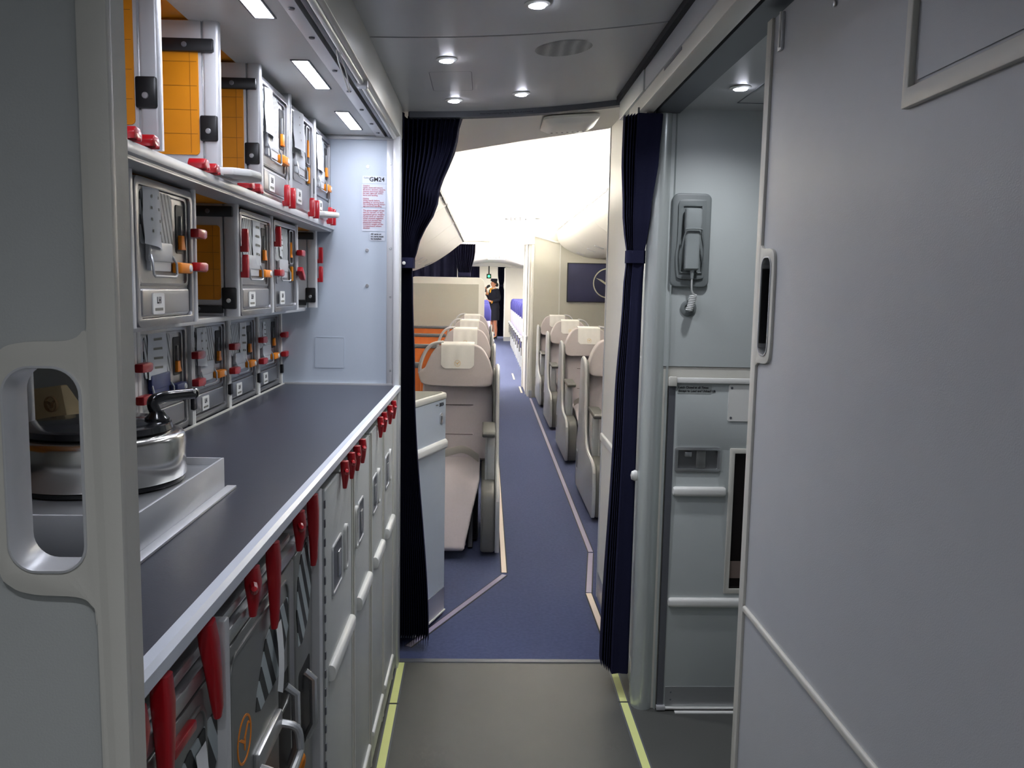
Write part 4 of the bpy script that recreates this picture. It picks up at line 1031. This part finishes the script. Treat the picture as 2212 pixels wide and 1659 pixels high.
# ================================================================== CABIN FIXTURES
lp0 = spline([(-.300, 2.115), (-.315, 2.10), (-.40, 2.035), (-.50, 1.955), (-.68, 1.835), (-.84, 1.76), (-.99, 1.708), (-1.2, 1.70)], 4)
LPROF = lp0 + [(-1.9, 1.70), (-1.9, 2.34), (-.47, 2.34), (-.46, 2.15), (-.36, 2.138), (-.305, 2.13)]
rp0 = spline([(.952, 2.290), (.962, 2.22), (.985, 2.135), (1.06, 2.06), (1.18, 1.998), (1.30, 1.955), (1.42, 1.932), (1.60, 1.935)], 4)
RPROF = rp0 + [(1.75, 1.95), (2.15, 2.0), (2.15, 2.46), (1.14, 2.46), (1.12, 2.325), (1.0, 2.315), (.957, 2.305)]
def bin_(profile, y0, y1, label, left):
    cx = -1.0 if left else 1.6
    t = empty('overhead_bin', (cx, (y0 + y1) / 2, 1.7)); tag(t, label, 'overhead bin', 'overhead bins')
    xb = lambda p: (p[0] - cx, p[1] - (y0 + y1) / 2, p[2] - 1.7)
    MB().prism(profile, 'y', y0 + .004, y1 - .004).build('bin_body', CABW, t, xf=xb, ang=40)
    sx, sz = (-.3005, 2.119) if left else (.9525, 2.292)
    d = -1 if left else 1
    k = y0 + .03
    v = MB()
    while k < y1 - .1:
        v.box(sx - (.004 if left else .001), sx + (.001 if left else .004) * 1.0, k, min(k + .24, y1 - .03), sz - .013, sz + .012)
        k += .27
    if left:
        v.build('vent_slot', DARK, t, xf=lambda p: xb((p[0] + .0035, p[1], p[2] - .004)))
    else:
        v.build('vent_slot', RAILG, t, xf=lambda p: xb((p[0] - .0012, p[1], p[2] - .0)))
    lx, lz = (-.745, 1.803) if left else (1.245, 1.974)
    for yy in (y0 + .35, y1 - .35):
        MB().box(lx - .05, lx + .05, yy - .03, yy + .03, lz - .012, lz + .004).build('bin_handle', ALU_P, t, bev=.004, xf=lambda p: xb((p[0], p[1], p[2] + (.55 if left else -.36) * (p[0] - lx))))
    return t
ys = (4.8, 6.5, 8.2, 9.9, 11.6)
ln = ('next to the left curtain', 'second from the left curtain', 'third from the left curtain', 'at the class divider curtains')
for i in range(4):
    bin_(LPROF, ys[i], ys[i + 1], 'curved white overhead bin above orange panels, ' + ln[i], True)
ysr = (4.1, 6.0, 7.9, 9.8, 11.66)
rn = ('next to the white partition', 'second from the white partition', 'third from the white partition', 'at the monument wall with navy sign')
for i in range(4):
    bin_(RPROF, ysr[i], ysr[i + 1], 'curved white overhead bin above shelled seats, ' + rn[i], False)
E_COVE = emis('cove_glow_warm', (255, 247, 230), COVE_S)
E_COVE2 = emis('cove_glow_white', (255, 250, 242), COVE_S * 1.6)
E_FAR = emis('far_cove_glow', (255, 248, 236), COVE_S * .6)
tag(MB().box(-.445, -.415, 4.8, 11.6, 2.155, 2.166).build('cove_light', E_COVE), 'warm cove light strip on top of the bins above the orange panels', 'light')
tag(MB().box(1.06, 1.10, 4.1, 11.6, 2.325, 2.338).build('cove_light', E_COVE2), 'white cove light strip on top of the bins above the shelled seats', 'light')
for k, (x, m) in enumerate(((-.75, E_FAR), (1.15, E_FAR))):
    tag(MB().box(x - .03, x + .03, 12.4, 22.6, 2.02, 2.03).build('cove_light', m), ('warm cove light strip in the far cabin above navy curtains', 'white cove light strip in the far cabin above navy seats')[k], 'light')
tag(MB().box(-.2, .6, 26.5, 26.7, 2.20, 2.215).build('ceiling_light', E_FAR), 'white ceiling light above the standing crew member', 'light')

# exit lettering on the ceiling, emergency light by the curtain
EX = empty('exit_sign', (.385, 11.3, 2.40)); tag(EX, 'illuminated exit sign with two arrows on the bright ceiling', 'sign')
MB().box(-.16, .16, 0, .02, -.028, .03).build('sign_plate', CABW, EX, bev=.004)
text('EXIT', .062, (0, -.0015, -.020), '-y', TXT, EX, 'CENTER', spacing=1.2)
for s in (-1, 1):
    MB().prism([(s * .14, 0), (s * .125, .014), (s * .125, .004), (s * .100, .004), (s * .100, -.004), (s * .125, -.004), (s * .125, -.014)], 'y', -.002, 0).build('arrow', TXT, EX)
EX2 = empty('exit_sign', (.25, 20.0, 2.20)); tag(EX2, 'small far exit sign with arrows under the distant ceiling', 'sign')
MB().box(-.2, .2, 0, .02, -.04, .03).build('sign_plate', CABW, EX2)
text('EXIT', .07, (0, -.0015, -.028), '-y', TXT, EX2, 'CENTER', spacing=1.2)
for s in (-1, 1):
    MB().prism([(s * .17, 0), (s * .15, .014), (s * .15, -.014)], 'y', -.002, 0).build('arrow', TXT_G, EX2)

EM = empty('emergency_light', (.35, 3.76, zc(.35) + .012)); tag(EM, 'white emergency light housing with a row of small lenses on ceiling', 'light')
MB().loft([[(x, y, z + .0825 * x) for x, y in rr(.0, 0, w, d, .04, 5)] for z, w, d in ((0, .235, .30), (-.010, .235, .30), (-.026, .19, .25), (-.032, .15, .20))]).build('housing', WHITE, EM, ang=50)
for k in range(7):
    MB().lathe([(0, -.003), (.005, -.002), (.006, .004)], (-.070 + k * .023, .075 - .0, -.031 + .0825 * (-.07 + k * .023)), 10).build('lens', RAILG, EM)
tag(MB().box(-.35, .05, 11.655, 11.679, 2.12, 2.128).build('header_slot', TXT_G), 'dark slot in white ceiling header at the class divider', 'slot')

# class divider with navy curtains, far monument with sign
DV = empty('class_divider', (-.5, 11.62, .002)); tag(DV, 'grey class divider screen in a rounded white frame behind the seats', 'divider')
MB().prism(rr(-.02, .82, 1.02, 1.63, .09, 6), 'y', 0, .045).build('divider_frame', CABW, DV, bev=.01)
MB().prism(rr(-.06, .98, .94, 1.13, .004, 2), 'y', -.004, 0).build('divider_panel', CABG, DV)
def far_curtain(x0, x1, y, z0, z1, label, tie=None, np=8):
    t = empty('curtain', ((x0 + x1) / 2, y, z0)); tag(t, label, 'curtain', 'navy cabin curtains')
    xm = (x0 + x1) / 2
    def f(a, b):
        z = z1 + (z0 - z1) * b
        k = 1.0
        if tie:
            k = 1 - .45 * math.exp(-((z - tie) / .18) ** 2)
        ph = a * np * 2 * math.pi
        return ((a - .5) * (x1 - x0) * k, .03 * math.sin(ph), z - z0)
    sheet(f, np * 8, 20, 'curtain_cloth', CURT, t)
    if tie:
        MB().box(-(x1 - x0) * .30, (x1 - x0) * .30, -.045, .045, tie - z0 - .03, tie - z0 + .03).build('tie_band', CURT, t, bev=.01)
far_curtain(-.445, -.145, 11.95, .05, 2.098, 'navy curtain with tie above the white framed divider', 1.68, 9)
far_curtain(-1.25, -.40, 12.10, .05, 2.09, 'wide flat navy curtain behind the white framed divider', None, 6)
far_curtain(-.55, -.18, 25.6, .05, 2.13, 'narrow navy curtain far down the aisle, past the divider', None, 7)
far_curtain(.365, .585, 25.6, .06, 2.13, 'navy curtain gathered beside the standing crew member', 1.58, 6)

MO = empty('monument', (1.2, 11.76, 0)); tag(MO, 'tall grey cabin monument carrying the navy crest sign', 'monument')
xm_ = lambda p: (p[0] - 1.2, p[1] - 11.76, p[2])
MB().box(.66, 2.17, 11.72, 11.76, .002, 2.44).build('front_panel', CABG, MO, xf=xm_)
MB().box(.625, .66, 11.70, 11.78, .002, 2.14).build('corner_post', CABW, MO, bev=.006, xf=xm_)
MB().box(.62, .664, 11.695, 11.785, .002, .10).build('post_foot', ALU, MO, xf=xm_)
MB().box(1.008, 1.022, 11.712, 11.721, .002, 2.14).build('panel_joint', WHITE, MO, xf=xm_)
MB().box(.600, .66, 11.80, 13.0, .002, 2.14).build('side_panel', CABW, MO, bev=.004, xf=xm_)
MB().box(.585, .605, 12.05, 12.10, .002, 2.14).build('door_frame', ALU_P, MO, xf=xm_)
MB().box(.588, .603, 12.12, 12.85, .02, 2.05).build('side_door', CABW, MO, bev=.004, xf=xm_)
MB().box(.575, .62, 12.95, 13.06, .002, 2.16).build('end_post', CABW, MO, bev=.01, xf=xm_)
MB().prism(rr(.584, .82, .015, .05, .007), 'y', 11.80, 12.95).build('bumper_bar', ALU_P, MO, xf=xm_)
SG = empty('wall_sign', (1.62, 11.715, 1.596)); tag(SG, 'navy wall sign with a cream flying crane in a ring', 'sign')
MB().box(-.50, .50, -.015, 0, -.262, .262).build('sign_board', NAVY, SG, bev=.004)
MB().holed([(-.505, -.267), (.505, -.267), (.505, .267), (-.505, .267)], [[(-.495, -.257), (.495, -.257), (.495, .257), (-.495, .257)]], 'y', -.018, .0).build('sign_edge', SEAL, SG)
crane(SG, (.055, -.0155, .0), .205, '-y', CREAM, .002, .075)
tag(MB().prism(rr(1.67, 2.005, .13, .07, .02), 'y', 11.60, 11.71).build('wall_speaker', WHITE, bev=.01), 'small white box on monument under the curved bin', 'box')
FM = empty('far_monument', (.75, 24.3, .002)); tag(FM, 'tall pale monument at the end of the navy seats', 'monument')
MB().box(-.21, .6, 0, .5, 0, 2.07).build('monument_body', CABG, FM, bev=.01)
MB().box(-.215, -.19, -.004, .01, 0, 2.07).build('edge_strip', CABW, FM)
MB().box(-.215, .2, -.006, .0, 0, .12).build('kick_plate', ALU, FM)

# ================================================================== NAVY ECONOMY SEATS
def eco_seat():
    t = empty('economy_seat', (0, 0, .002))
    sh = lambda p: (p[0], p[1] + (p[2] - .45) * .18, p[2])
    MB().loft([[(x, y, z) for x, y in rr(0, .20, w, th, .03, 4)] for z, w, th in ((.42, .40, .07), (.46, .43, .09), (.8, .43, .09), (1.0, .43, .08), (1.02, .43, .08))]).build('backrest', FABL, t, xf=sh, ang=50)
    MB().loft([[(x, y, z) for x, y in rr(0, .195, w, th, .04, 4)] for z, w, th in ((.94, .43, .06), (.96, .45, .10), (1.12, .45, .10), (1.20, .40, .08), (1.225, .32, .04))]).build('headrest', NAVY_F, t, xf=sh, ang=50)
    MB().box(-.225, .225, -.24, .22, .36, .46).build('seat_cushion', NAVY_F, t, bev=.035, seg=3)
    for s in (-1, 1):
        MB().box(s * .255 - .025, s * .255 + .025, -.16, .24, .60, .64).build('armrest', ALU_P, t, bev=.012)
        MB().box(s * .255 - .012, s * .255 + .012, .12, .18, .34, .60).build('armrest_post', SHELL_D, t)
        MB().box(s * .255 - .028, s * .255 + .028, -.165, -.05, .585, .602).build('armrest_end', BLACK, t)
        MB().tube([(s * .20, .18, .36), (s * .20, .22, 0)], .018, 8).build('leg', SHELL, t)
        MB().tube([(s * .20, -.16, .36), (s * .20, -.20, 0)], .018, 8).build('leg', SHELL, t)
    return t
FABL = mat('light_grey_seat_fabric', (150, 146, 170), .9)
es = eco_seat()
for i in range(9):
    o = es if i == 0 else copy_tree(es)
    o.location = (.90, 14.6 + i * .98, .002)
    tag(o, 'navy and grey economy seat in the row along the far aisle wall', 'seat', 'economy seats along the far aisle wall')
for i in range(3):
    o = copy_tree(es); o.location = (-.12, 14.2 + i * 2.6, .002)
    tag(o, 'navy and grey economy seat behind the white framed divider', 'seat', 'economy seats behind the divider')

# ================================================================== CREW MEMBER
PE = empty('person', (.25, 25.15, .002)); tag(PE, 'person in navy uniform, small hat and yellow scarf, speaking into handset', 'person')
PE.rotation_euler[2] = R(35)          # local -x is the way the person faces
def skin_mesh(verts, edges, name, m, parent, root=0, sub=2):
    me = bpy.data.meshes.new(name); me.from_pydata([v[0] for v in verts], edges, [])
    o = bpy.data.objects.new(name, me); COL.objects.link(o)
    sk = o.modifiers.new('skin', 'SKIN'); sk.use_smooth_shade = True
    su = o.modifiers.new('sub', 'SUBSURF'); su.levels = sub; su.render_levels = sub
    for i, v in enumerate(verts):
        r = v[1] if isinstance(v[1], tuple) else (v[1], v[1])
        me.skin_vertices[0].data[i].radius = r
        me.skin_vertices[0].data[i].use_root = (i == root)
    dg = bpy.context.evaluated_depsgraph_get()
    nm = bpy.data.meshes.new_from_object(o.evaluated_get(dg))
    bpy.data.objects.remove(o)
    nm.name = name; nm.materials.clear(); nm.materials.append(m)
    nm.polygons.foreach_set('use_smooth', [True] * len(nm.polygons))
    q = bpy.data.objects.new(name, nm); COL.objects.link(q); q.parent = parent
    return q
V = [((0, 0, .98), .13), ((0, 0, 1.12), .105), ((0, 0, 1.30), .12), ((.01, 0, 1.44), .085), ((.0, 0, 1.51), .046), ((-.015, 0, 1.56), .055), ((-.025, 0, 1.62), .082), ((-.015, 0, 1.69), .072), ((-.10, 0, 1.615), .016),
     ((.01, .155, 1.43), .05), ((.0, .20, 1.20), .042), ((-.13, .15, 1.31), .033), ((-.20, .085, 1.42), .028),
     ((.01, -.155, 1.43), .05), ((.03, -.21, 1.18), .042), ((-.16, -.15, 1.10), .033), ((-.24, -.10, 1.13), .028),
     ((0, .09, .88), .095), ((-.01, .095, .50), .050), ((.02, .095, .29), .043), ((.03, .095, .10), .027), ((-.09, .095, .03), .024),
     ((0, -.09, .88), .095), ((-.01, -.095, .50), .050), ((.02, -.095, .29), .043), ((.03, -.095, .10), .027), ((-.09, -.095, .03), .024)]
Ed = [(0, 1), (1, 2), (2, 3), (3, 4), (4, 5), (5, 6), (6, 7), (6, 8), (3, 9), (9, 10), (10, 11), (11, 12), (3, 13), (13, 14), (14, 15), (15, 16), (0, 17), (17, 18), (18, 19), (19, 20), (20, 21), (0, 22), (22, 23), (23, 24), (24, 25), (25, 26)]
# fingers of both hands, rooted in the palms
def hand(i0, base, d, curl):
    for k, (off, ln_) in enumerate((((0, -.022), .050), ((0, -.008), .058), ((0, .008), .055), ((0, .021), .045))):
        a = len(V)
        p1 = (base[0] + d[0] * .03, base[1] + off[1], base[2] + d[2] * .03)
        p2 = (p1[0] + d[0] * ln_ * .6, p1[1], p1[2] + d[2] * ln_ * .6 + curl * .015)
        p3 = (p2[0] + d[0] * ln_ * .2, p2[1], p2[2] + curl * ln_ * .5)
        V.extend([(p1, .010), (p2, .009), (p3, .008)]); Ed.extend([(i0, a), (a, a + 1), (a + 1, a + 2)])
    a = len(V)
    V.extend([((base[0] - .005, base[1] + .03, base[2] + .02), .010), ((base[0] + d[0] * .03, base[1] + .036, base[2] + .04), .009)]); Ed.extend([(i0, a), (a, a + 1)])
hand(16, (-.25, -.10, 1.13), (-1, 0, .1), 1)
hand(12, (-.205, .085, 1.43), (-.5, 0, .85), 1)
skin_mesh(V, Ed, 'body', SKIN, PE)
def ell(z, a, b, cx=0, cy=0, n=20):
    return [(cx + a * math.cos(2 * math.pi * k / n), cy + b * math.sin(2 * math.pi * k / n), z) for k in range(n)]
jk = MB().loft([ell(.90, .165, .205), ell(.98, .155, .195), ell(1.12, .125, .165), ell(1.30, .145, .190), ell(1.40, .125, .185), ell(1.455, .085, .135), ell(1.48, .06, .075)])
for s, el, wr in ((1, (.0, .205, 1.20), (-.14, .148, 1.315)), (-1, (.03, -.215, 1.18), (-.18, -.145, 1.103))):
    jk.tube(spline([(.01, s * .12, 1.44), (.012, s * .175, 1.38), el, tuple(a * .5 + b * .5 for a, b in zip(el, wr)), wr], 4), [.066] * 4 + [.062] * 4 + [.054] * 4 + [.05] * 5, 12)
jk.build('jacket', UNIF, PE, ang=70)
MB().loft([ell(.56, .165, .185), ell(.75, .165, .19), ell(.95, .145, .185)]).build('skirt', UNIF, PE, ang=70)
for s in (1, -1):
    MB().tube(spline([(-.012, s * .094, .57), (-.01, s * .095, .50), (.022, s * .095, .29), (.03, s * .095, .11)], 4), [.062] * 4 + [.054, .052, .050, .049] + [.048, .043, .038, .034] + [.031], 12).build('stocking', HOSE, PE)
    sh_ = MB().loft([[(x, y + s * .095, z) for x, y, z in ((-.13, -.02, z0), (-.14, 0, z0), (-.13, .02, z0), (.0, .036, z1), (.06, .03, z2), (.07, 0, z2), (.06, -.03, z2), (.0, -.036, z1))] for z0, z1, z2 in ((.0, .02, .07), (.03, .07, .11))])
    sh_.tube([(.058, s * .095, .08), (.062, s * .095, 0)], [.016, .008], 8)
    sh_.build('shoe', BLACK, PE, bev=.004)
    wr = ((-.14, .148, 1.315), (-.18, -.145, 1.103))[0 if s > 0 else 1]
    MB().tube([wr, (wr[0] + .02, wr[1] + s * .008, wr[2] - .004)], .053, 12).build('cuff_stripe', YEL, PE)
    MB().lathe([(0, -.008), (.008, 0), (0, .008)], (-.098, s * .032, 1.638), 8, 'x').build('eye', HAIR, PE)
    MB().lathe([(0, -.010), (.018, -.006), (.02, .004), (0, .010)], (-.0, s * .082, 1.615), 10, 'y').build('ear', SKIN, PE)
MB().box(-.100, -.094, -.02, .02, 1.572, 1.580).build('mouth', mat('lips', (150, 60, 60), .5), PE, bev=.002)
MB().loft([ell(1.60, .05, .085, .05), ell(1.66, .078, .092, .02), ell(1.72, .075, .085, .005), ell(1.755, .04, .05)]).build('hair', HAIR, PE, ang=70)
MB().lathe([(0, -.06), (.04, -.045), (.052, 0), (.04, .045), (0, .06)], (.105, 0, 1.595), 14).build('hair_bun', HAIR, PE)
MB().loft([ell(1.700, .098, .098, .0), ell(1.715, .100, .100, .0), ell(1.765, .098, .096, .005), ell(1.775, .08, .08, .005)]).build('hat', UNIF, PE, bev=.004)
MB().loft([ell(1.462, .072, .085, -.01), ell(1.500, .055, .062, -.005), ell(1.515, .057, .064, -.005)]).build('shirt_collar', LINEN, PE)
MB().loft([ell(1.470, .066, .060, -.028), ell(1.505, .056, .05, -.02)]).build('scarf', YEL, PE)
MB().prism([(-.02, 1.49), (.02, 1.49), (.03, 1.38), (0, 1.35), (-.03, 1.38)], 'x', -.135, -.105).build('scarf_end', YEL, PE, bev=.006)
HM = empty('handset', (0, 0, 0)); tag(HM, 'black intercom handset held at the mouth of the person', 'handset')
def w_(p):
    v = Matrix.Rotation(R(35), 3, 'Z') @ Vector(p); return (v.x + .25, v.y + 25.15, v.z + .002)
MB().tube([w_((-.238, .085, 1.38)), w_((-.228, .08, 1.46)), w_((-.205, .065, 1.51))], [.02, .02, .024], 10).build('grip', BLACK, HM)
MB().tube([w_((-.205, .065, 1.51)), w_((-.175, .045, 1.545)), w_((-.130, .02, 1.572))], [.028, .040, .034], 12).build('mouthpiece', BLACK, HM)
GL = empty('indicator_lamp', (.10, 25.62, 1.85)); tag(GL, 'small green indicator lamp glowing behind the crew member', 'light')
MB().lathe([(0, -.03), (.03, -.02), (.035, 0), (0, .005)], (0, 0, 0), 14, 'y').build('lens', E_GREEN, GL)
MB().box(-.07, .07, 0, .04, -.07, .07).build('housing', BLACK, GL, bev=.01)
MB().box(-.02, .02, .005, .035, .07, .30).build('bracket', BLACK, GL)
